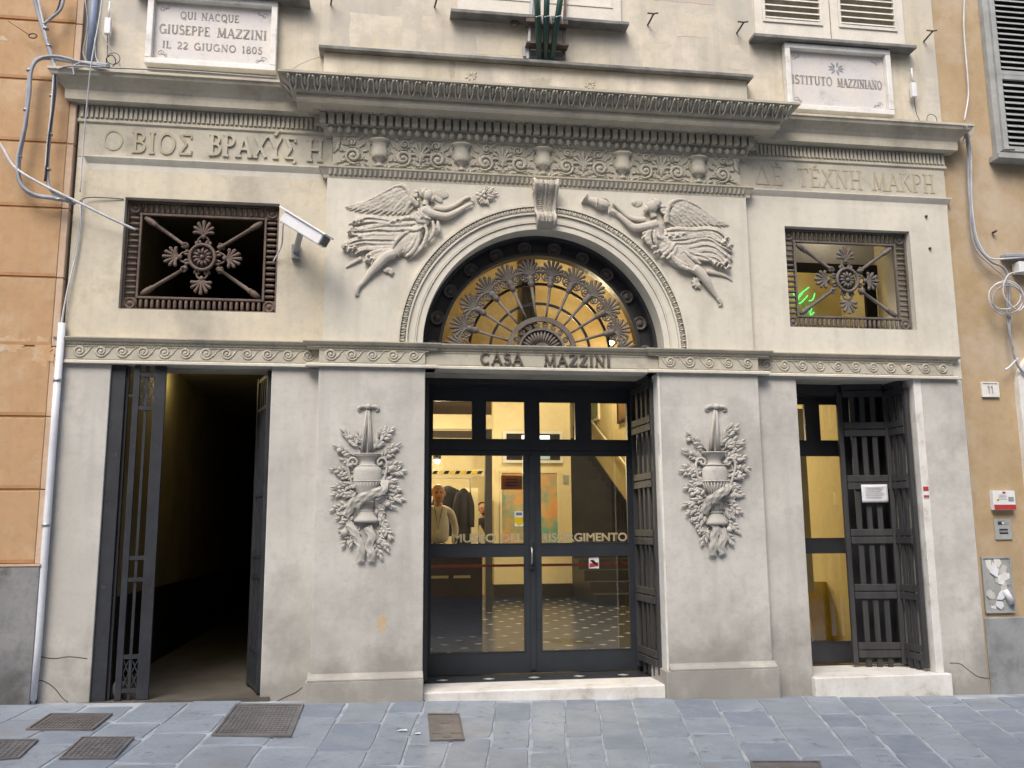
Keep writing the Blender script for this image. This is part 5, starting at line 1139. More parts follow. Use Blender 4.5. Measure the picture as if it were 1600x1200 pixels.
# ================================================================== CARVED RELIEFS
def remesh(o, v=.006, smooth=1):
    r = o.modifiers.new('remesh','REMESH'); r.mode = 'VOXEL'; r.voxel_size = v; r.use_smooth_shade = True
    if smooth: s = o.modifiers.new('smooth','SMOOTH'); s.factor = .5; s.iterations = smooth
def angel(label, ox, oz, wl, parts):
    """strokes in a drawing of the relief, turned into points standing on the wall panel"""
    SCL = 3.5294; base = at(ox+wl[0]/SCL, oz+wl[1]/SCL, wl[2]); t = thing('winged_figure_relief', label, 'relief sculpture', base)
    k_ = (at(ox+10, oz+100, wl[2])-at(ox+9, oz+100, wl[2])).length/SCL
    def P(c, h): return at(ox+c[0]/SCL, oz+c[1]/SCL, wl[2]-h)-base
    for name, rm, strokes in parts:
        b = MB()
        for s_ in strokes:
            kind = s_[0]
            if kind == 't':      # tube: points, radii, height, flatness
                pts, rs, h, fl = s_[1:5]; hs = h if isinstance(h, (list, tuple)) else [h]*len(pts)
                P3 = [P(p, hh*k_) for p, hh in zip(pts, hs)]; c = catmull(P3, 5); b.tube(c, [r*k_ for r in lerpl(rs, len(c))], 10, fl)
            elif kind == 'e':
                (cx, cy), rx, rz, h, dp, rot = s_[1:7]; b.ell(P((cx, cy), h*k_), rx*k_, dp*k_, rz*k_, 9, math.radians(rot))
            elif kind == 'l':
                p, q, w_, h = s_[1:5]; A = P(p, h*k_); B_ = P(q, h*k_*1.1); b.leaf(A, B_-A, (B_-A).length, w_*k_, th=4.5*k_)
        o = b.build(name, 'relief', t)
        if rm:
            remesh(o, rm)
            if name in ('gown','wing','hair'):
                tx = bpy.data.textures.get('relief_noise') or bpy.data.textures.new('relief_noise','CLOUDS'); tx.noise_scale = .022; tx.noise_depth = 1
                d = o.modifiers.new('carving','DISPLACE'); d.texture = tx; d.strength = .007; d.mid_level = .5
        else:
            for p in o.data.polygons: pass
    return t
rl = random.Random(11)
def flower(cx, cy, r, h=10):
    out = [('e',(cx,cy),r*.35,r*.35,h+4,r*.3,0)]
    for i in range(6): a = i*PI/3+.3; out.append(('e',(cx+r*.6*math.cos(a),cy+r*.6*math.sin(a)),r*.42,r*.3,h,r*.22,-math.degrees(a)))
    return out
def feathers(root_pts, tip_pts, w0, h0, n, bend=(0, -6)):
    out = []
    for i in range(n):
        t = i/(n-1); j = t*(len(root_pts)-1); a = int(min(j, len(root_pts)-2)); u = j-a
        r = (root_pts[a][0]*(1-u)+root_pts[a+1][0]*u, root_pts[a][1]*(1-u)+root_pts[a+1][1]*u)
        j = t*(len(tip_pts)-1); a = int(min(j, len(tip_pts)-2)); u = j-a
        q = (tip_pts[a][0]*(1-u)+tip_pts[a+1][0]*u, tip_pts[a][1]*(1-u)+tip_pts[a+1][1]*u)
        m_ = ((r[0]+q[0])/2+bend[0], (r[1]+q[1])/2+bend[1])
        out.append(('t',[r,m_,q],[w0*.9,w0*1.25,w0*1.05,w0*.35],[h0+ (i%2)*1.5, h0+(i%2)*1.5, h0*.6],.42))
    return out
# left figure
L_body = [('e',(665,160),31,36,18,24,-8),('e',(690,178),14,20,18,14,0),('t',[(655,190),(650,215)],[17,20],14,.8),
 ('t',[(648,225),(655,265),(640,310),(600,360),(560,405)],[34,42,34,42,50],[14,18,14,12,12],.5),
 ('t',[(560,410),(520,440),(480,480)],[52,42,32],[12,14,16],.5),('t',[(482,478),(430,500),(390,540),(345,590),(305,645)],[32,30,29,21,12],[22,22,20,14,10],.7),
 ('t',[(308,640),(285,660),(272,695),(276,712)],[13,15,12,7],[10,11,9,7],.6),
 ('t',[(300,505),(255,530),(213,557)],[14,11,5],[8,7,4],.6),
 ('t',[(640,240),(690,262),(765,274),(820,252),(872,222)],[28,25,21,17,12],[24,26,24,20,16],.75),('t',[(872,222),(895,210),(912,205)],[11,12,8],[16,17,17],.6),
 ('t',[(700,228),(760,235),(820,212),(865,180),(900,166)],[16,17,14,10,9],[8,9,9,9,10],.7)]
for i in range(5): L_body.append(('t',[(902,170+i*4.5),(914,164+i*7),(922,166+i*9)],[3.6,3.4,2.6],[16,18,18],.8))
for i in range(5): L_body.append(('t',[(275+((i-2)*4),705),(274+(i-2)*6,718-abs(i-1)*2)],[3.4,2.6],[8,7],.8))
L_hair = [('e',(640,150),22,28,16,22,0),('e',(603,140),13,13,12,12,0),('e',(600,165),15,15,12,13,0),('e',(612,188),11,11,12,11,0)]+[('e',(632+12*math.cos(i)+i*3,132+9*math.sin(i*2)),9,8,20,12,0) for i in range(8)]
L_wing = feathers([(560,150),(545,165),(560,190),(590,215)],[(205,226),(222,240),(262,252),(320,262),(390,268),(450,270),(500,270),(545,268)],10,7,13)
L_wing += feathers([(540,128),(520,140),(530,170),(575,200)],[(330,188),(350,205),(390,222),(430,235),(480,245),(530,248)],10,13,10)
L_wing += feathers([(540,115),(535,130),(560,160),(590,190)],[(430,150),(440,172),(465,195),(500,212),(540,222)],9,18,8)
L_wing += [('t',[(612,215),(585,190),(560,140),(530,108),(480,112),(430,140),(370,172),(300,205)],[16,16,15,12,9,8,7,4],[16,20,22,22,18,14,10,6],.8)]
def fold(pts, r, h):
    return ('t', pts, [r*1.2, r*2.0, r*2.0, r*1.4], [x*1.0 for x in h], .85)
def crease(pts, dy, h): return ('t', [(p[0], p[1]+dy) for p in pts], [2.5, 4, 4, 2.5], h, 1.0)
L_gown = [('t',[(640,300),(560,320),(470,330),(380,330),(300,330)],[26,40,48,44,34],5,.35),('t',[(600,390),(500,410),(400,425),(300,430),(235,440)],[50,60,55,45,30],5,.3)]
for pts in ([(625,290),(560,283),(480,300),(400,288),(330,280),(262,300)],[(645,315),(560,318),(480,325),(410,312),(340,305),(250,322)],[(640,338),(560,345),(470,352),(390,345),(320,352),(238,352)],
            [(620,352),(540,372),(450,378),(370,372),(300,378),(225,372)],[(600,385),(500,398),(420,398),(340,396),(270,402),(205,430)],[(560,410),(470,424),(390,428),(310,424),(240,440),(200,465)],
            [(540,435),(450,448),(370,452),(300,458),(262,480)],[(520,460),(430,468),(370,478),(335,500),(328,530)],[(500,470),(440,478),(395,490),(365,510),(350,540)],[(520,300),(450,318),(380,330),(300,345),(260,340)],[(590,365),(500,385),(430,385),(350,388),(280,400)]):
    r_ = rl.uniform(7,9.5); L_gown.append(fold(pts, r_, [15, 16, 14, 12, 10, 8][:len(pts)])); L_gown.append(crease(pts, rl.uniform(-9,9), r_*1.7+11))
for c in ((262,312,17),(240,320,11),(300,300,12),(212,448,18),(240,462,19),(200,440,11),(262,450,12),(340,498,16),(330,522,14),(355,512,10),(500,302,18),(470,310,12),(232,360,10),(290,392,10)):
    L_gown.append(('t',[(c[0]-c[2],c[1]+c[2]*.5),(c[0]-c[2]*.2,c[1]-c[2]*.6),(c[0]+c[2]*.7,c[1]-c[2]*.2),(c[0]+c[2]*.3,c[1]+c[2]*.6)],[6,7.5,6,5],[24,30,28,24],1.2))
for pts in ([(600,250),(625,280),(600,300)],[(612,232),(640,275),(680,290)],[(595,262),(612,300),(650,310)],[(690,300),(700,340),(690,380),(660,420)],[(720,300),(725,340),(735,370)],[(650,320),(660,370),(640,430),(600,480),(560,510)],[(620,360),(610,420),(580,470),(540,500)],[(600,370),(580,430),(550,470)],[(560,360),(520,380),(480,430),(460,470)],[(640,330),(600,350),(520,345)]):
    L_gown.append(('t',pts,[7,12,12,6],[30,32,30,22,12][:len(pts)],.8))
for c in ((655,385,14),(668,410,14),(640,440,16),(625,462,12),(600,482,12),(725,375,12),(700,370,8)): L_gown.append(('e',(c[0],c[1]),c[2]*.8,c[2]*.55,10,9,30))
L_gown.append(('e',(560,440),74,52,8,30,40)); L_gown.append(('e',(590,395),52,46,8,32,40))
L_veil = [('e',(738,152),46,30,2,9,-15),('e',(722,180),34,18,2,8,-40)]
L_low = []
for i in range(6): a = math.radians(200+i*38); L_low.append(('t',[(447,582),(447+16*math.cos(a),582+14*math.sin(a)),(447+34*math.cos(a+.25),582+26*math.sin(a+.25))],[6,10,5],[8,11,6],.7))
L_gar = flower(958,158,34,18)+flower(990,126,20,14)+flower(1000,178,14,12)
for i in range(40):
    a = rl.uniform(-1.5, 2.2); r0 = rl.uniform(10, 36); r1 = r0+rl.uniform(28, 48); cx, cy = 975, 158
    L_gar.append(('l',(cx+r0*math.cos(a),cy+r0*math.sin(a)*.8),(min(cx+r1*math.cos(a),1058),cy+r1*math.sin(a)*.75),19,rl.uniform(4,14)))
angel('winged woman relief holding out a garland of flowers, left of the arch', 480, 260, (560,380,-.065), [
 ('body',.0045,L_body),('hair',.005,L_hair),('wing',.0045,L_wing),('gown',.0045,L_gown),('veil',.005,L_veil),('flounce',.005,L_low),('garland',None,L_gar)])
# right figure
R_body = [('e',(560,222),32,38,20,26,10),('e',(528,236),14,20,20,14,0),('e',(514,243),5,6,20,5,0),('t',[(560,250),(572,282)],[17,22],14,.8),
 ('t',[(590,310),(585,345),(600,395),(660,450),(710,495)],[36,42,36,44,52],[15,18,15,12,12],.5),('t',[(715,500),(765,540),(800,568)],[50,40,28],[12,14,16],.5),
 ('t',[(795,560),(830,590),(860,630),(890,680),(920,722)],[28,27,26,17,11],[22,22,19,13,9],.7),('t',[(918,718),(930,735),(942,755),(936,768)],[12,13,11,6],[9,10,8,6],.6),
 ('t',[(860,578),(920,590),(965,605),(1005,632)],[16,13,9,4],[7,6,5,3],.6),
 ('t',[(590,318),(540,328),(468,338),(420,305),(372,262)],[29,25,22,17,12],[26,27,25,20,16],.75),('t',[(372,262),(350,248),(332,238)],[11,13,8],[16,18,18],.6),
 ('t',[(525,295),(470,292),(430,278),(385,238),(345,200)],[17,16,14,11,9],[8,9,9,10,12],.7)]
for i in range(5): R_body.append(('t',[(340,228+i*5),(326,224+i*7),(318,228+i*9)],[3.6,3.4,2.6],[18,22,22],.8))
for i in range(5): R_body.append(('t',[(938+(i-2)*4,762),(940+(i-2)*6,774-abs(i-1)*2)],[3.2,2.4],[7,6],.8))
R_hair = [('e',(582,205),28,30,19,24,0),('e',(625,240),25,27,12,14,0),('t',[(610,222),(640,225),(645,250),(622,258),(612,242),(628,238)],[5,6,6,5,4,4],24,.8)]+[('e',(545+10*i,192-8*math.sin(i*.8)),9,10,22,12,20) for i in range(7)]
R_wing = feathers([(690,205),(700,220),(680,260),(650,300)],[(990,328),(965,332),(920,334),(860,336),(800,338),(750,340),(700,340)],10,7,13)
R_wing += feathers([(700,195),(700,210),(680,240),(655,275)],[(905,290),(880,305),(840,315),(790,320),(740,325),(690,322)],10,13,10)
R_wing += feathers([(690,190),(685,210),(670,235),(650,260)],[(810,235),(800,255),(775,278),(740,292),(700,298)],9,18,8)
R_wing += [('t',[(640,310),(640,270),(655,215),(690,188),(745,188),(810,218),(870,262),(930,300)],[16,15,14,11,9,8,6,4],[16,20,22,22,18,14,10,6],.8)]
R_gown = [('t',[(600,380),(680,380),(780,375),(880,380),(950,410)],[30,40,44,40,30],5,.35),('t',[(650,460),(750,460),(850,470),(930,490),(970,530)],[50,60,60,50,30],5,.3)]
for pts in ([(640,352),(700,345),(780,352),(860,345),(930,358),(975,400)],[(620,375),(700,372),(790,370),(860,360),(920,378),(965,420)],[(640,398),(720,395),(800,385),(870,380),(925,405),(990,440)],[(650,420),(740,425),(820,405),(880,405),(935,440),(1000,470)],
            [(680,440),(760,448),(840,432),(900,440),(950,475),(1000,515)],[(740,455),(810,465),(870,460),(925,480),(985,540)],[(770,475),(840,490),(900,495),(940,520),(965,565)],[(720,490),(790,505),(850,515),(900,520),(930,545)],[(700,405),(780,400),(850,390),(905,395),(950,430)],[(640,440),(720,455),(790,480),(860,500),(910,540)]):
    r_ = rl.uniform(7,9.5); R_gown.append(fold(pts, r_, [15, 16, 14, 12, 10, 8][:len(pts)])); R_gown.append(crease(pts, rl.uniform(-9,9), r_*1.7+11))
for c in ((975,402,16),(960,420,11),(995,440,15),(935,545,18),(915,535,13),(975,535,20),(985,560,13),(700,388,14),(735,378,14),(660,392,12),(520,372,12),(535,405,13),(515,395,10),(572,450,13),(600,470,12),(580,480,12),(620,505,10)):
    R_gown.append(('t',[(c[0]-c[2],c[1]+c[2]*.5),(c[0]-c[2]*.2,c[1]-c[2]*.6),(c[0]+c[2]*.7,c[1]-c[2]*.2),(c[0]+c[2]*.3,c[1]+c[2]*.6)],[6,7.5,6,5],[24,30,28,24],1.2))
for pts in ([(560,340),(545,380),(550,420),(565,450)],[(590,350),(600,390),(640,400)],[(610,400),(650,430),(630,460),(600,480)],[(690,420),(660,460),(620,490)],[(700,440),(680,480),(640,510)],[(650,470),(700,520),(760,550)],[(670,500),(720,550),(790,575)],[(740,470),(790,510),(830,540)],[(545,350),(530,385),(540,430)],[(575,345),(575,400),(590,440)]):
    R_gown.append(('t',pts,[7,12,12,6],[30,32,30,22][:len(pts)],.8))
R_gown.append(('e',(705,510),82,52,8,30,-25)); R_gown.append(('e',(640,450),60,48,8,32,-40))
R_veil = [('e',(480,205),32,22,0,7,15),('e',(462,200),18,17,2,9,0)]
R_low = []
for i in range(7): a = math.radians(60+i*40); R_low.append(('t',[(812,640),(812+18*math.cos(a),640+18*math.sin(a)),(812+36*math.cos(a+.25),640+38*math.sin(a+.25))],[6,10,5],[8,11,6],.7))
R_jug = [('t',[(186,172),(194,177),(206,184),(225,190),(250,197),(280,210),(300,218),(318,226)],[34,27,18,20,29,33,28,14],[14]*8,.85),('t',[(285,175),(310,180),(325,200),(315,222)],[4,5,5,4],14,.9),('t',[(262,170),(250,225)],[3,3],42,.9)]
angel('winged woman relief pouring from a tilted jug, right of the arch', 860, 260, (700,420,-.065), [
 ('body',.0045,R_body),('hair',.005,R_hair),('wing',.0045,R_wing),('gown',.0045,R_gown),('veil',.005,R_veil),('flounce',.005,R_low),('jug',.005,R_jug)])

def urn_relief(label, ox, oz, ax, hts, clusters, extra, ribbons, flip=1, seed=1):
    S_ = 4.2875; Y0 = -.071; rr = random.Random(seed); base = at(ox+ax/S_, oz+560/S_, Y0); t = thing('urn_relief', label, 'relief sculpture', base)
    k_ = (at(ox+10, oz+100, Y0)-at(ox+9, oz+100, Y0)).length/S_
    # drawing units measured straight on the pilaster: u to the right, v down
    def P(u, v_, h): return at(ox+u/S_, oz+v_/S_, Y0)-base+Vector((0, -h*k_, 0))
    prof = hts; b = MB(); zs = [(hw*k_, (560-v_)*k_) for v_, hw in prof]
    b.lathe(zs[::-1], 28, (0,.0,0), flat=.62, arc=PI)
    zc_ = P(ax,560,0)
    o = b.build('urn','relief_low',t)
    fl = MB()
    for i in range(13):
        q = PI*(i+.5)/13
        for v0, v1, r0, r1 in ((575,650,95,58),(700,755,45,45)): fl.tube([(math.cos(q)*r0*k_,-math.sin(q)*r0*k_*.62,(560-v0)*k_),(math.cos(q)*r1*k_,-math.sin(q)*r1*k_*.62,(560-v1)*k_)],[4.5*k_,3*k_],5)
    for v_, r in ((380,90),(462,76),(566,98),(765,46)): fl.tube([(math.cos(PI*i/16)*r*k_,-math.sin(PI*i/16)*r*k_*.62,(560-v_)*k_) for i in range(17)],4*k_,6)
    fl.build('fluting','relief_low',t)['kind'] = 'stuff'
    for s_ in (-1, 1):
        h = MB(); h.tube(catmull([P(ax+s_*100,600,10),P(ax+s_*122,520,16),P(ax+s_*132,460,18),P(ax+s_*118,420,18),P(ax+s_*92,412,18),P(ax+s_*70,430,18),P(ax+s_*76,455,18),P(ax+s_*96,448,18),P(ax+s_*92,434,18)],4),9*k_,8); h.build('handle','relief_low',t)
    for dx in (-30, 22):
        h = MB(); h.tube([P(ax+4+dx*.2,90,12),P(ax+dx*.7,240,14),P(ax+dx,378,16)],[9*k_,14*k_,18*k_],8,.6); h.tube([P(ax+2+dx*.2,95,20),P(ax+dx*.7-3,240,24),P(ax+dx-4,376,28)],[3*k_,5*k_,6*k_],5,.8); h.build('hanging_strap','relief_low',t)
    h = MB(); h.ell(P(ax+6,68,16),22*k_,18*k_,20*k_,8)
    for s_ in (-1, 1): h.tube(catmull([P(ax+6+s_*15,72,10),P(ax+6+s_*45,66,14),P(ax+6+s_*66,84,8),P(ax+6+s_*50,98,6)],4),lerpl([8*k_,14*k_,12*k_,5*k_],13),8,.6)
    h.build('bow','relief_low',t)
    # sprays of leaves: each spray a stem and its leaves
    for (u, v_) in clusters:
        c0 = Vector((ax+(u-ax)*.45, 0, v_+(560-v_)*.25)); b = MB(); d = Vector((u-c0.x, 0, v_-c0.z)); Ld = d.length; d.normalize()
        b.tube([P(c0.x, c0.z, 3), P((c0.x+u)/2+rr.uniform(-6,6),(c0.z+v_)/2,6), P(u, v_, 9)], [5*k_,4*k_,3*k_], 6)
        for i in range(7):
            f_ = .3+.7*i/6; px_, pz = c0.x+(u-c0.x)*f_, c0.z+(v_-c0.z)*f_; sgn = 1 if i % 2 else -1; a = math.atan2(d.z, d.x)+sgn*rr.uniform(.35,.9)*(1 if i < 6 else 0)
            l_ = rr.uniform(36, 52)*(1.1 if i == 6 else 1); q = (px_+l_*math.cos(a), pz+l_*math.sin(a)); hh = rr.uniform(6, 16)
            A = P(px_, pz, hh); B_ = P(q[0], q[1], hh+rr.uniform(-3, 8)); b.leaf(A, B_-A, (B_-A).length, rr.uniform(20, 27)*k_, th=4.2*k_, curl=.5)
        b.build('leaf_spray','relief_low',t)
    for (u, v_, r, kind) in extra:
        b = MB()
        if kind == 'b': b.ell(P(u,v_,r*.6), r*k_, r*k_, r*k_, 8); b.build('fruit','relief_low',t)
        else:
            b.ell(P(u,v_,14), r*.4*k_, r*.4*k_, r*.4*k_, 6)
            for i in range(6): a = i*PI/3; b.ell(P(u+r*.62*math.cos(a), v_+r*.62*math.sin(a), 9), r*.42*k_, r*.3*k_, r*.34*k_, 5, a)
            b.build('flower','relief_low',t)
    for pts in ribbons:
        b = MB(); c = catmull([P(*p) for p in pts], 6); N_ = len(c); v = []; f = []
        for i, p in enumerate(c):
            tt = (c[min(i+1,N_-1)]-c[max(i-1,0)]); tt.y = 0; tt.normalize(); sd_ = Vector((-tt.z, 0, tt.x)); w_ = 25*k_*(1+.10*math.sin(i*1.1)); rip = 4*k_*math.sin(i*.8)
            for s_, dy in ((-1, rip), (-.35, -rip-6*k_), (.35, rip*.5-4*k_), (1, -rip*.6)): v.append(p+sd_*w_*s_+Vector((0, dy, 0)))
        for i in range(N_-1):
            for q in range(3): f.append((i*4+q, i*4+q+1, i*4+q+5, i*4+q+4))
        b.add(v, f, False); o = b.build('ribbon','relief_low',t); s = o.modifiers.new('th','SOLIDIFY'); s.thickness = .008
    return t
UP = [(380,88),(392,90),(400,78),(425,56),(448,54),(462,72),(475,90),(500,99),(560,97),(572,98),(600,88),(640,68),(690,48),(720,43),(762,44),(785,52),(815,72),(828,86),(842,86),(848,60)]
urn_relief('carved urn with leaves, fruit and ribbon on the pilaster left of the doors', 500, 620, 318, UP,
 [(165,245),(130,345),(215,285),(262,260),(425,225),(470,232),(400,305),(500,335),(470,375),(515,450),(535,500),(470,560),(105,490),(160,530),(170,430),(120,600),(190,590),(105,655),(190,660),(505,620),(525,680),(430,690),(470,725),(400,720),(410,780),(105,750),(140,800),(160,850),(430,840),(170,980),(220,970),(440,1005),(400,1050),(470,930),(160,910)],
 [(425,905,36,'f'),(477,483,22,'b'),(130,362,20,'b'),(165,912,26,'b'),(348,990,20,'b'),(455,720,22,'b'),(520,620,24,'f'),(130,760,26,'f'),(110,505,16,'b')],
 [[(432,560,20),(425,620,50),(360,645,66),(290,672,60),(225,705,40),(195,760,24),(170,800,14)],[(190,850,12),(225,900,22),(255,960,20),(275,1020,26),(268,1100,16)],[(320,870,20),(345,930,30),(330,1000,24),(345,1050,28),(338,1100,16)]], seed=2)
UR = [(v_, hw*.88) for v_, hw in UP]
urn_relief('carved urn with berries, blossoms and ribbon on the pilaster right of the doors', 1040, 620, 328, UR,
 [(160,260),(195,290),(135,370),(190,400),(150,470),(125,500),(180,490),(200,570),(150,610),(210,640),(145,720),(190,700),(160,770),(215,800),(420,215),(455,215),(380,290),(440,300),(490,310),(470,370),(500,410),(530,480),(490,530),(460,600),(490,650),(430,690),(480,760),(430,790),(470,890),(430,960),(250,960),(220,850),(370,840)],
 [(235,900,30,'f'),(180,825,22,'f'),(165,380,18,'b'),(210,640,18,'b'),(175,655,16,'b'),(420,890,22,'b'),(435,665,20,'b'),(490,540,20,'b'),(520,480,15,'b'),(475,410,16,'f'),(150,290,16,'b'),(400,440,18,'b'),(225,680,15,'b')],
 [[(412,585,20),(385,625,52),(330,655,64),(285,690,52),(262,730,34),(245,780,16)],[(310,840,14),(330,880,26),(315,940,24),(310,1000,28),(305,1060,16)],[(365,880,16),(375,940,24),(360,1000,24),(378,1050,16)]], seed=5)

# ================================================================== PLAQUES
def plaque(label, x0, x1, z0, z1, lines, y=.0):
    t = thing('stone_plaque', label, 'plaque', ((x0+x1)/2, y, z0)); w2 = (x1-x0)/2; H = z1-z0; F = .05
    b = MB(); b.box(-w2,w2,-.075,.0,0,F); b.build('frame_bar','marble',t,bevel=.006); MB().box(-w2,w2,-.075,.0,H-F,H).build('frame_bar','marble',t,bevel=.006)
    MB().box(-w2,-w2+F,-.075,.0,F+.0005,H-F-.0005).build('frame_bar','marble',t,bevel=.006); MB().box(w2-F,w2,-.075,.0,F+.0005,H-F-.0005).build('frame_bar','marble',t,bevel=.006)
    MB().box(-w2+F,w2-F,-.02,.0,F,H-F).build('panel','plaque_stone',t)
    for txt, a, c, z, h in lines: letters(txt, a, c, z, h, -.0205, .0012, 'lettering', t, .19, .07)
    b = MB()
    for s_ in (-1, 1):
        for zz in (F+.07, H-F-.07):
            cx = s_*(w2-F-.06); e = 1 if zz > H/2 else -1
            b.tube(spiral(cx,zz,.028,.004,1.2,0,-.0205,16),.0025,4); b.tube(spiral(cx-s_*.045,zz+e*.02,.018,.003,1.1,1,-.0205,12),.002,4); b.leaf((cx,-.0205,zz),(-s_*.8,0,e*.3),.05,.012,th=.0015)
    b.build('corner_ornament','print_grey',t)['kind'] = 'stuff'; return t
plaque('framed marble plaque reading QUI NACQUE GIUSEPPE MAZZINI, upper left', -3.29,-2.25,5.07,5.70, [('QUI NACQUE',-.27,.20,.44,.062),('GIUSEPPE',-.43,-.03,.30,.078),('MAZZINI',.03,.43,.298,.082),('IL 22 GIUGNO 1805',-.40,.40,.17,.060)])
plaque('framed marble plaque reading ISTITUTO MAZZINIANO, upper right', 2.25,3.285,5.03,5.675, [('ISTITUTO',-.44,-.05,.275,.082),('MAZZINIANO',.0,.44,.272,.082)])
t = bpy.data.objects[[o.name for o in sc.objects if o.name.startswith('stone_plaque')][-1]]
b = MB(); 
for i in range(9): a = i*.7; b.leaf((.0+.02*math.cos(a),-.0205,.45+.012*math.sin(a)),(math.cos(a),0,.6*math.sin(a)),.06,.022,th=.002)
b.build('emblem','print_grey',t)

# ================================================================== SIDE BUILDINGS
ob = thing('orange_building','orange plastered neighbour house at the left edge with blocked joints and grey plinth','building',(-3.79,0,0))
OY = -.05; joints = [at(60,y_,OY).z for y_ in (880,765,651,541,433,324,222,125,33)]+[at(60,33,OY).z+.55*i for i in range(1, 6)]
oo = Vector((3.86,0,0))
zz = [1.075]+joints[1:]
for i in range(len(zz)-1):
    MB().box(-9+3.86,-.052,OY,YB,zz[i]+.008,zz[i+1]-.008).build('rendered_block','orange',ob,bevel=.006)
    MB().box(-.0515,-.0,OY+.003,YB,zz[i]+.003,zz[i+1]-.003).build('painted_lit_corner','pale_orange',ob,bevel=.006)  # return face coloured paler for the light that falls on it
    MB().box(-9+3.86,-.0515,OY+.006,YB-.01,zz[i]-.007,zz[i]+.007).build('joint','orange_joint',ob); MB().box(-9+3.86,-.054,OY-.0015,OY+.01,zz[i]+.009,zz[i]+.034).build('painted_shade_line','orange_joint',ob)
MB().box(-9+3.86,-.012,OY+.018,YB-.02,1.0,zz[-1]).build('core','orange_joint',ob)
mat('bare_plaster', (.52,.43,.34), (.50,.35,.21), rough=.9, scale=5, dirt=(.48,.29,.15), dirt_scale=9, dirt_lo=.48, dirt_hi=.58)
for cx_, cy_, w_, h_ in ((14,538,34,14),(66,549,20,22),(92,560,8,18),(4,60,10,4)):
    c_ = at(cx_,cy_,OY)-Vector((-3.79,0,0)); rr = random.Random(cx_); pts = []
    for k_ in range(26): a_ = k_*2*PI/26; q_ = rr.uniform(.45,1.1); pts.append((min(c_.x+w_*.0055*math.cos(a_)*q_, -.003), c_.z+h_*.0055*math.sin(a_)*q_))
    MB().prism(pts, OY-.0012, OY+.004).build('bare_patch','bare_plaster',ob)
MB().box(-9+3.86,.0,OY-.03,YB,-.3,1.06).build('plinth','dado',ob,bevel=.008); MB().box(-9+3.86,.004,OY-.035,YB,1.061,1.078).build('plinth_cap','pale_orange',ob)
rbld = thing('ochre_building','ochre plastered neighbour house at the right edge with shuttered window','building',(3.77,0,0))
MB().box(0,6,.03,YB,.53,9).build('wall','ochre',rbld); MB().box(0,6,.0,YB,-.5,.53).build('plinth','blue_dado',rbld,bevel=.008)
MB().box(.0,.012,-.0,.03,-.3,4.5).build('edge','ochre',rbld)
# shutters upper right
def shut_r(p, x0, x1, z0, z1):
    b = MB(); b.box(x0-.06,x1+.05,-.0,.03,z0-.05,z1); b.build('window_frame','grey_shutter',p)
sx0 = at(1563,245,0).x-3.77
MB().box(sx0-.055,sx0+1.5,-.035,.029,4.72,7.5).build('window_frame','grey_shutter',rbld,bevel=.003); MB().box(sx0-.10,sx0+1.55,-.11,.029,4.66,4.712).build('window_sill','grey_shutter',rbld,bevel=.003)
for z0, z1 in ((4.80,5.52),(5.56,7.2)):
    s = MB(); s.box(sx0,sx0+.05,-.065,-.036,z0-.05,z1); s.box(sx0+.62,sx0+.67,-.065,-.036,z0-.05,z1); s.box(sx0+.05,sx0+.62,-.065,-.036,z0-.05,z0); s.box(sx0+.05,sx0+.62,-.065,-.036,z1-.05,z1); s = s.build('shutter','grey_shutter',rbld,bevel=.003)
    MB().box(sx0+.05,sx0+.62,-.040,-.0365,z0,z1-.05).build('void','black_void',s)
    m0 = MB(); m0.add([(-.283,-.02,-.016),(.283,-.02,-.016),(.283,.012,.018),(-.283,.012,.018),(-.283,-.02,-.009),(.283,-.02,-.009),(.283,.012,.025),(-.283,.012,.025)], [(0,1,2,3),(7,6,5,4),(0,4,5,1),(2,6,7,3),(1,5,6,2),(3,7,4,0)]); sl0 = m0.build('slat','grey_shutter',s); z = z0+.03; i = 0
    while z < z1-.07:
        if i == 0: sl0.location = (sx0+.335,-.054,z)
        else: inst(sl0,(sx0+.335,-.054,z),s)
        z += .058; i += 1
# arched window edge at the far right
ax_ = at(1588,600,.0).x-3.77; ar = MB()
zz0, zt = .9, at(1600,560,0).z-.28; o = ring(.34,.40,-.03,.031,name='arched_frame',mt='marble',parent=rbld,cz=zt,cx=ax_+.40); 
MB().box(ax_,ax_+.06,-.03,.031,1.15,zt).build('window_jamb','marble',rbld); MB().box(ax_+.06,ax_+.74,.012,.029,1.15,zt).build('window_opening','black_void',rbld); ring(.0,.34,.012,.029,name='window_opening',mt='black_void',parent=rbld,cz=zt+.001,cx=ax_+.40); MB().box(ax_+.06,ax_+.74,-.01,.0119,zt-.02,zt+.02).build('transom','grey_shutter',rbld)
def facebox(name, label, cat, p0, p1, dep, mt, parts, y=.03):
    a, c = at(*p0, y), at(*p1, y); t = thing(name, label, cat, ((a.x+c.x)/2, y, (a.z+c.z)/2)); w2, h2 = (c.x-a.x)/2, (a.z-c.z)/2
    MB().box(-w2,w2,-dep,-.001,-h2,h2).build('body', mt, t, bevel=.003); parts(t, w2, h2, -dep); return t
def nm(t, w, h, y):
    b = MB(); b.box(-w,w,y-.006,y-.0001,h-.012,h); b.box(-w,w,y-.006,y-.0001,-h,-h+.012); b.box(-w,-w+.012,y-.006,y-.0001,-h+.012,h-.012); b.box(w-.012,w,y-.006,y-.0001,-h+.012,h-.012); b.build('rim','marble',t)
    for x in (-.012,.02): MB().box(x-.005,x+.005,y-.002,y-.0001,-.035,.035).build('digit','print_grey',t); MB().box(x-.014,x-.005,y-.002,y-.0001,.015,.028).build('digit_flag','print_grey',t)
facebox('house_number','small white marble tile with the number 11 on the ochre wall','house number',(1531,597),(1560,621),.015,'marble',nm)
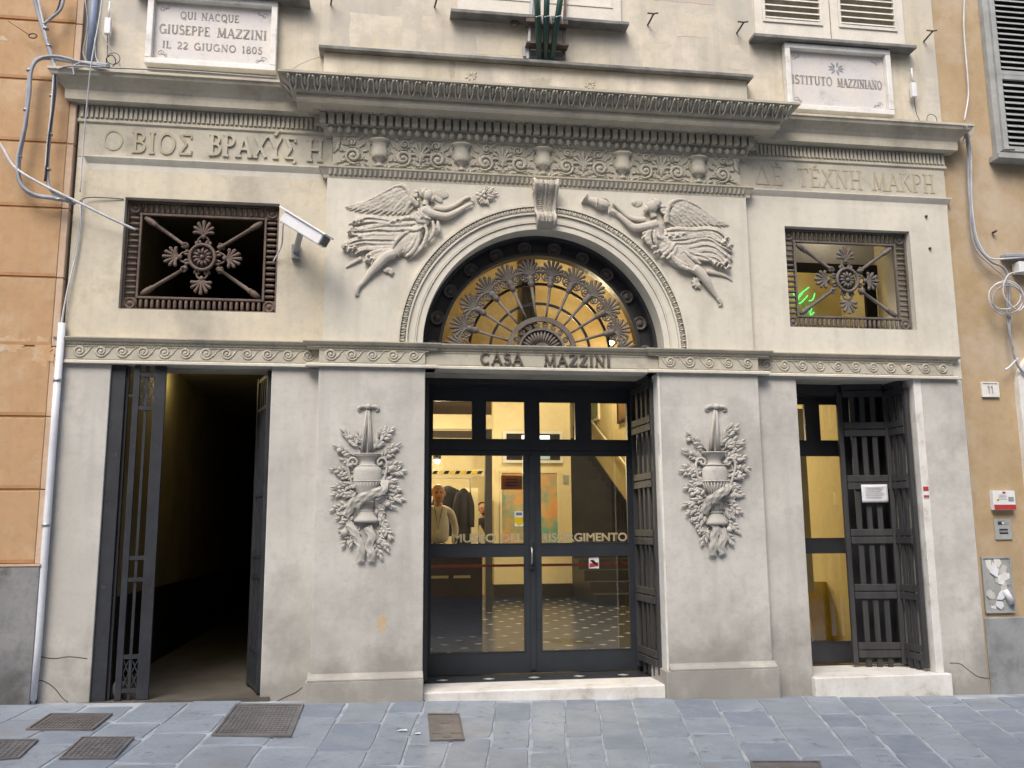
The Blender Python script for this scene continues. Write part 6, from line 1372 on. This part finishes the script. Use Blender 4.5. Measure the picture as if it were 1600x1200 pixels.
def inf(t, w, h, y):
    MB().box(-w+.002,w-.002,y-.002,y-.0001,-h+.003,-h*.45).build('red_band','red',t); MB().box(w*.35,w*.85,y-.002,y-.0001,-h*.1,h*.35).build('picture','print_grey',t)
    for i in range(4): MB().box(-w*.5,w*(.25-.08*(i % 2)),y-.0015,y-.0001,h*(.1+.14*i),h*(.1+.14*i)+.003).build('text_line','print_grey',t)
    MB().lathe([(.0,.0),(.012,.0),(.012,.002),(0,.002)],12,(-w*.6,y,h*.1),axis='y').build('seal','yellow_plastic',t); MB().box(-.015,.015,y-.002,y-.0001,h*.7,h*.9).build('crest','red',t)
facebox('information_sign','white information box with a red band on the ochre wall','sign',(1545,767),(1582,797),.05,'white_plastic',inf)
def it_(t, w, h, y):
    MB().box(-w*.5,w*.5,y-.002,y-.0001,-h*.45,h*.05).build('mail_slot','dark_frame',t); MB().box(-w*.45,w*.5,y-.003,y-.0001,-h*.3,-h*.12).build('flap','steel',t)
    MB().box(-w*.6,w*.0,y-.002,y-.0001,h*.45,h*.75).build('button_plate','dark_frame',t); MB().box(-w*.15,w*.05,y-.004,y-.002,h*.5,h*.7).build('button','white_plastic',t); MB().box(w*.2,w*.7,y-.002,y-.0001,h*.45,h*.7).build('speaker','print_grey',t)
facebox('intercom_panel','grey metal intercom and mail slot panel below the information sign','intercom',(1552,811),(1581,843),.012,'grey_shutter',it_)
def pn(t, w, h, y):
    b = MB(); b.box(-w,w,y-.008,y,h-.015,h); b.box(-w,w,y-.008,y,-h,-h+.015); b.box(-w,-w+.015,y-.008,y,-h+.015,h-.015); b.box(w-.015,w,y-.008,y,-h+.015,h-.015); b.build('rim','grey_shutter',t)
    rr = random.Random(4)
    for i in range(22):
        x, z = rr.uniform(-w*.7,w*.7), rr.uniform(-h*.8,h*.8); a = rr.uniform(-.6,.6); k_ = rr.randint(5, 8); yy = y-.0005-.0004*i
        pts = [(x+rr.uniform(.4,1)*.055*math.cos(q*2*PI/k_+a), yy, z+rr.uniform(.4,1)*.06*math.sin(q*2*PI/k_+a)) for q in range(k_)]
        MB().add(pts, [tuple(range(k_-1,-1,-1))]).build('torn_paper', rr.choice(['paper','grey_shutter','stucco_low','marble']), t)
    p = MB(); p.add([(-w*.55,y-.012,h*.45),(-w*.05,y-.012,h*.25),(w*.1,y-.012,h*.55),(-w*.3,y-.012,h*.82)],[(0,1,2,3)]); p.build('white_flyer','paper',t)
    MB().tube([(w*.35,y-.02,h*-.2),(w*.75,y-.02,-h*.65)],[.022,.03],10).build('paper_roll','paper',t)
facebox('utility_panel','grey utility hatch covered with torn posters low on the ochre wall','utility box',(1531,870),(1585,957),.012,'grey_shutter',pn)

# downpipe and other pipes
t = thing('downpipe','white plastic downpipe down the joint between orange house and museum','pipe',(-3.80,-.03,0)); off_ = Vector((3.80,.03,0))
MB().tube([at(97,505,-.05)+off_, at(82,700,-.05)+off_, at(60,1000,-.05)+off_, at(51,1094,-.05)+off_],.027,12).build('pipe','pipe_white',t)
for y_ in (594,820): p = at(97-(y_-505)*.078,y_,-.05)+off_; MB().lathe([(.028,-.01),(.033,-.01),(.033,.01),(.028,.01)],12,p).build('clamp','steel',t)
t = thing('corner_duct','wider grey blue cover duct behind the downpipe at street level','pipe',(-3.85,-.02,0)); MB().box(.025,.075,-.03,.019,-.1,1.05).build('duct','pipe_white',t,bevel=.006)
t = thing('blue_pipe','blue grey vertical pipe above the cornice at the left corner','pipe',at(146,60,-.03)); b = at(146,60,-.03); MB().tube([at(150,-40,-.03)-b,at(140,104,-.03)-b],.030,10).build('pipe','blue_pipe',t)
# CCTV
t = thing('security_camera','white boxy security camera on a bracket right of the left grille','security camera',at(463,395,-.02)); b0 = at(463,395,-.02)
A, B_ = at(446,340,-.24)-b0, at(507,377,-.40)-b0
h = MB().bar(A, B_, .105, .10); h = h.build('housing','white_plastic',t,bevel=.012); d_ = (B_-A).normalized()
MB().bar(A-d_*.02+Vector((0,0,.062)), B_+d_*.05+Vector((0,0,.058)), .135, .014).build('sun_hood','white_plastic',t,bevel=.004); MB().bar(B_, B_+d_*.012, .085,.075).build('lens_window','dark_frame',t)
MB().bar(A*.6+B_*.4+Vector((0,0,-.05)), Vector((0,-.05,0)), .04,.04).build('arm','steel',t); MB().box(-.035,.035,-.05,.02,-.06,.06).build('bracket','steel',t,bevel=.003)
MB().tube(catmull([A,A+Vector((-.02,.03,-.06)),A+Vector((-.04,.15,-.18)),A+Vector((-.11,.22,-.30))],5),.006,6).build('cable','white_cable',t)

# cable bundles
def cables(label, runs, name='cable_bundle', cat='cables'):
    base = at(*runs[0][0][0][:2], -.12) ; t = thing(name, label, cat, base)
    for pts, r, mt, nm_ in runs:
        P3 = [at(p[0], p[1], -(p[2] if len(p) > 2 else .13))-base for p in pts]; MB().tube(catmull(P3, 6), r, 7).build(nm_, mt, t)
    return t, base
c, base = cables('bundle of grey cables looping over the orange wall and along the cornice at upper left', [
 ([(48,-20,.15),(60,20,.15),(70,55,.15),(82,92,.16),(86,112,.17)],0.0162,'grey_cable','cable'),([(56,-20,.15),(66,30,.15),(76,75,.16),(88,108,.17)],0.0095,'white_cable','cable'),([(102,-20,.15),(96,12,.15),(80,28,.15),(68,38,.15)],0.0121,'grey_cable','cable'),([(98,-20,.15),(90,14,.15),(74,34,.15)],0.0068,'black_cable','cable'),
 ([(170,102,.26),(140,99,.2),(105,95,.17),(70,90,.16),(52,100,.15),(45,130,.15),(40,190,.15),(30,245,.15),(30,280,.15),(48,303,.15),(80,309,.15),(112,314,.13)],0.0175,'grey_cable','cable'),
 ([(170,105,.26),(130,98,.2),(90,88,.18),(62,92,.17),(49,110,.17),(46,150,.17),(38,200,.17),(27,250,.17),(33,288,.17),(60,306,.16),(100,312,.14)],0.0121,'grey_cable','cable'),
 ([(88,112,.16),(86,140,.15),(80,190,.15),(76,230,.15),(74,275,.15),(80,297,.15),(100,312,.14),(118,318,.12)],0.0135,'grey_cable','cable'),([(86,112,.17),(84,160,.17),(76,215,.17),(73,255,.17),(70,283,.17)],0.0081,'black_cable','cable'),([(84,112,.17),(80,170,.17),(74,225,.17),(71,262,.17)],0.0068,'white_cable','cable'),
 ([(90,108,.2),(110,103,.22),(150,105,.24),(200,107,.24),(300,112,.24),(430,122,.24)],0.0068,'grey_cable','cable'),([(126,98,.22),(115,104,.22),(116,118,.22)],0.0081,'grey_cable','cable')])
for p in ((46,110),(41,172),(30,245),(78,210),(82,150),(75,265),(92,312),(72,45),(77,72)):
    MB().lathe([(.014,-.006),(.024,-.006),(.024,.006),(.014,.006)],10,at(*p,-.15)-base).build('cable_tie','steel',c)
cables('thick white cable slanting from the left edge down to the left grille',[([(-30,195,.16),(0,225,.16),(22,260,.17),(60,285,.18),(120,315,.15),(170,340,.10),(212,359,.05)],.010,'white_cable','cable'),([(120,318,.05),(135,309,.03),(165,309,.02),(193,311,.01)],.004,'black_cable','cable')],'slanting_cable','cable')
cables('thin cables hanging down the left museum corner into the white downpipe',[([(128,310,.04),(127,330,.03),(124,360,.03),(115,410,.03),(104,460,.04),(97,508,.05)],.006,'grey_cable','cable'),([(125,320,.04),(126,350,.03),(118,400,.03),(106,450,.04),(95,508,.05)],.006,'white_cable','cable'),([(162,-20,.3),(155,30,.3),(144,90,.3),(137,150,.2),(130,230,.08),(125,300,.04)],.0055,'white_cable','cable')],'hanging_cables','cables')
cables('thin loose wires above the left cornice by the blue pipe',[([(133,0,.05),(137,40,.05),(130,80,.05),(136,96,.1)],.005,'grey_cable','wire'),([(140,20,.05),(160,55,.04),(188,103,.1)],.003,'grey_cable','wire'),([(148,60,.05),(150,90,.06),(160,103,.1)],.003,'white_cable','wire'),([(170,103,.2),(166,92,.2),(175,86,.2),(181,96,.2),(176,104,.2)],.004,'black_cable','wire')],'loose_wires','cables')
cables('pale wire strung above the left half of the centre cornice',[([(438,122,.3),(470,100,.3),(502,88,.2)],.0025,'grey_cable','wire')],'thin_wire','wire')
cables('grey cables running down the ochre wall to a junction, right edge',[
 ([(1508,-20,.03),(1506,40,.03),(1512,120,.03),(1513,150,.03),(1507,188,.12)],.007,'white_cable','cable'),
 ([(1506,196,.2),(1512,230,.06),(1514,300,.05),(1520,350,.05),(1528,385,.05),(1548,408,.05),(1575,430,.05),(1578,520,.05),(1590,570,.05),(1610,590,.05)],.011,'grey_cable','cable'),
 ([(1510,196,.2),(1517,240,.06),(1518,310,.05),(1526,370,.05),(1545,402,.05),(1575,404,.06),(1610,400,.06)],.008,'white_cable','cable'),([(1513,215,.1),(1516,270,.06),(1517,350,.06),(1526,392,.06),(1552,418,.06),(1572,440,.06),(1574,500,.06),(1583,545,.06)],.006,'grey_cable','cable'),
 ([(1590,560,.05),(1578,573,.06),(1571,578,.06)],.010,'white_cable','cable'),([(1508,210,.1),(1504,225,.1),(1514,215,.1),(1521,205,.1),(1518,192,.1),(1510,200,.1)],.006,'grey_cable','cable')])
def cr(cx, cy, rx, ry, y_, n=20): return [(cx+rx*math.cos(i*2*PI/n), cy+ry*math.sin(i*2*PI/n), y_) for i in range(n+1)]
cables('coil of pale cable hanging on the ochre wall beside the cornice end',[(cr(1572,465,27,26,.08),.006,'white_cable','coil'),(cr(1575,468,24,22,.10),.006,'grey_cable','coil'),(cr(1570,462,25,21,.09),.005,'white_cable','coil'),([(1600,424,.08),(1575,430,.1),(1568,460,.1),(1590,485,.1),(1602,475,.1)],.006,'white_cable','coil')],'cable_coil','cable coil')
t = thing('junction_box','small white junction box above the cable coil','junction box',at(1597,418,-.05)); MB().box(-.05,.12,-.03,.07,-.05,.05).build('box','white_plastic',t,bevel=.005); MB().box(-.16,.12,-.02,.07,.09,.13).build('conduit','grey_cable',t,bevel=.01)
def antenna(p, label):
    b = at(*p, -.05); t = thing('antenna', label, 'antenna', b); MB().box(-.025,.025,-.02,.02,-.09,.05).build('body','white_plastic',t,bevel=.006); MB().tube([(0,0,.05),(0,0,.20)],.007,8).build('rod','white_plastic',t)
    MB().tube(catmull([(0,0,-.09),(.01,0,-.25),(.02,-.05,-.37)],5),.003,5).build('lead','black_cable',t); MB().tube([(.09+.05*math.cos(q*PI/8),-.1,-.35+.05*math.sin(q*PI/8)) for q in range(16)],.003,5,closed=True).build('lead_loop','black_cable',t)
antenna((169,38),'small white antenna on the wall left of the first plaque'); antenna((1427,138),'small white antenna on the wall right of the second plaque')
# nails and hooks
for p, q_ in (((1447,338),'upper of two'),((1453,388),'lower of two')): b = at(*p,-.01); t = thing('wall_stud',q_+' small rusty iron studs in the pale wall right of the right grille','stud',b,'studs right of the right grille'); MB().ell((0,0,0),.013,.02,.013,5).build('head','iron_brown',t)
b = at(1551,364,.02); t = thing('wall_stud','small rusty iron stud in the ochre wall above the cable coil','stud',b); MB().tube([(0,0,0),(.01,-.04,.01)],.012,6).build('head','iron_brown',t)
b = at(52,57,-.11); t = thing('wall_ring','small rusty iron ring hanging on the orange wall','ring',b); MB().tube([(.03*math.cos(q*PI/6),-.01,.02*math.sin(q*PI/6)) for q in range(12)],.006,5,closed=True).build('ring','iron_brown',t); MB().tube([(-.03,0,.01),(-.2,0,.12)],.003,5).build('wire','iron_brown',t)
b = at(1572,240,0); t = thing('shutter_hook','rusty iron shutter hook beside the right louvred window','hook',b); MB().tube([(-.13,-.0,-.04),(-.08,-.08,.0),(.02,-.09,.0)],.008,6).build('hook','iron_brown',t)

# flag poles in their holder
b0 = at(850,92,-.08); t = thing('flag_holder','iron flag pole bracket with tall uprights standing on the attic slab','bracket',b0)
for xa, ya, xb, yb in ((824,92,833,-30),(880,92,884,-30)): a_, c_ = at(xa,ya,-.06)-b0, at(xb,yb,-.06)-b0; MB().bar(a_, c_, .022,.022).build('upright','iron_brown' if xa > 850 else 'steel',t)
p0, p1 = at(820,35,-.05)-b0, at(885,46,-.05)-b0; MB().box(p0.x,p1.x,-.05,.05,p1.z,p0.z).build('clamp_plate','iron_brown',t,bevel=.004)
p2, p3 = at(817,46,-.03)-b0, at(884,92,-.03)-b0; MB().box(p2.x,p3.x,.05,.07,p3.z,p2.z-.12).build('back_plate','grey_shutter',t); MB().tube([p0+Vector((-.09+.03*math.cos(q*PI/6),0,-.02+.03*math.sin(q*PI/6))) for q in range(12)],.009,6,closed=True).build('ring','iron_brown',t)
MB().box(p0.x,p1.x,-.06,.04,(p2.z+p3.z)/2-.06,(p2.z+p3.z)/2-.045).build('cross_bar','iron_brown',t)
for (xa, ya, xb, yb), lb_ in (((843,92,836,-60),'left of three dark green flag poles in the bracket'),((852,92,856,-60),'middle of three dark green flag poles in the bracket'),((862,92,884,-60),'right of three dark green flag poles in the bracket, leaning right')):
    b = at(xa,ya,-.12); tp = at(xb,yb,-.38)-b; t = thing('flag_pole',lb_,'flag pole',b,'flag poles in the bracket over the door'); MB().tube([(0,0,0),tp],.026,12).build('pole','green_pole',t); f_ = tp*.42; MB().tube([f_+Vector((-.02,-.02,0)),f_+Vector((.03,-.03,.01)),f_+Vector((.04,-.02,-.06))],.006,5).build('tie','white_cable',t)
for i_, (px_, py_, l_) in enumerate(((628,1143,'small white paper scrap on the paving left of the brown drain cover'),(652,1148,'second, smaller paper scrap beside the brown drain cover'))):
    b0 = ong(px_, py_); o = MB().add([(-.03,-.012,.008),(.0,-.02,.012),(.035,-.01,.007),(.03,.012,.013),(-.02,.015,.008)],[(0,1,2,3,4)]).build('paper_scrap','paper',loc=b0); tag(o, l_, 'litter'); m_ = o.modifiers.new('th','SOLIDIFY'); m_.thickness = .001; o.scale = (1-.4*i_,1,1)
# bag caught behind the gate post
b = MB(); b.ell((0,0,.06),.05,.05,.07,6); o = b.build('crumpled_bag','grey_cloth',loc=(-3.24,.12,.09)); tag(o,'crumpled grey bag on the ground behind the iron gate','bag'); d = o.modifiers.new('d','DISPLACE'); tx = bpy.data.textures.new('crumple','CLOUDS'); tx.noise_scale = .03; d.texture = tx; d.strength = .04

# ================================================================== ACROSS THE STREET (seen only as reflection and shade)
op = thing('opposite_building','plain ochre house across the street behind the viewer','building',(0,-9.6,0))
MB().box(-14,14,-1,0,-.4,9.5).build('wall','opposite_wall',op)
for i in range(7):
    for z in (1.0,4.2):
        x = -12+4*i; w_ = MB().box(x-.6,x+.6,-.02,.02,z,z+1.9).build('window','dark_frame',op); MB().box(x-.75,x+.75,.0,.12,z-.12,z-.02).build('sill','marble',op)
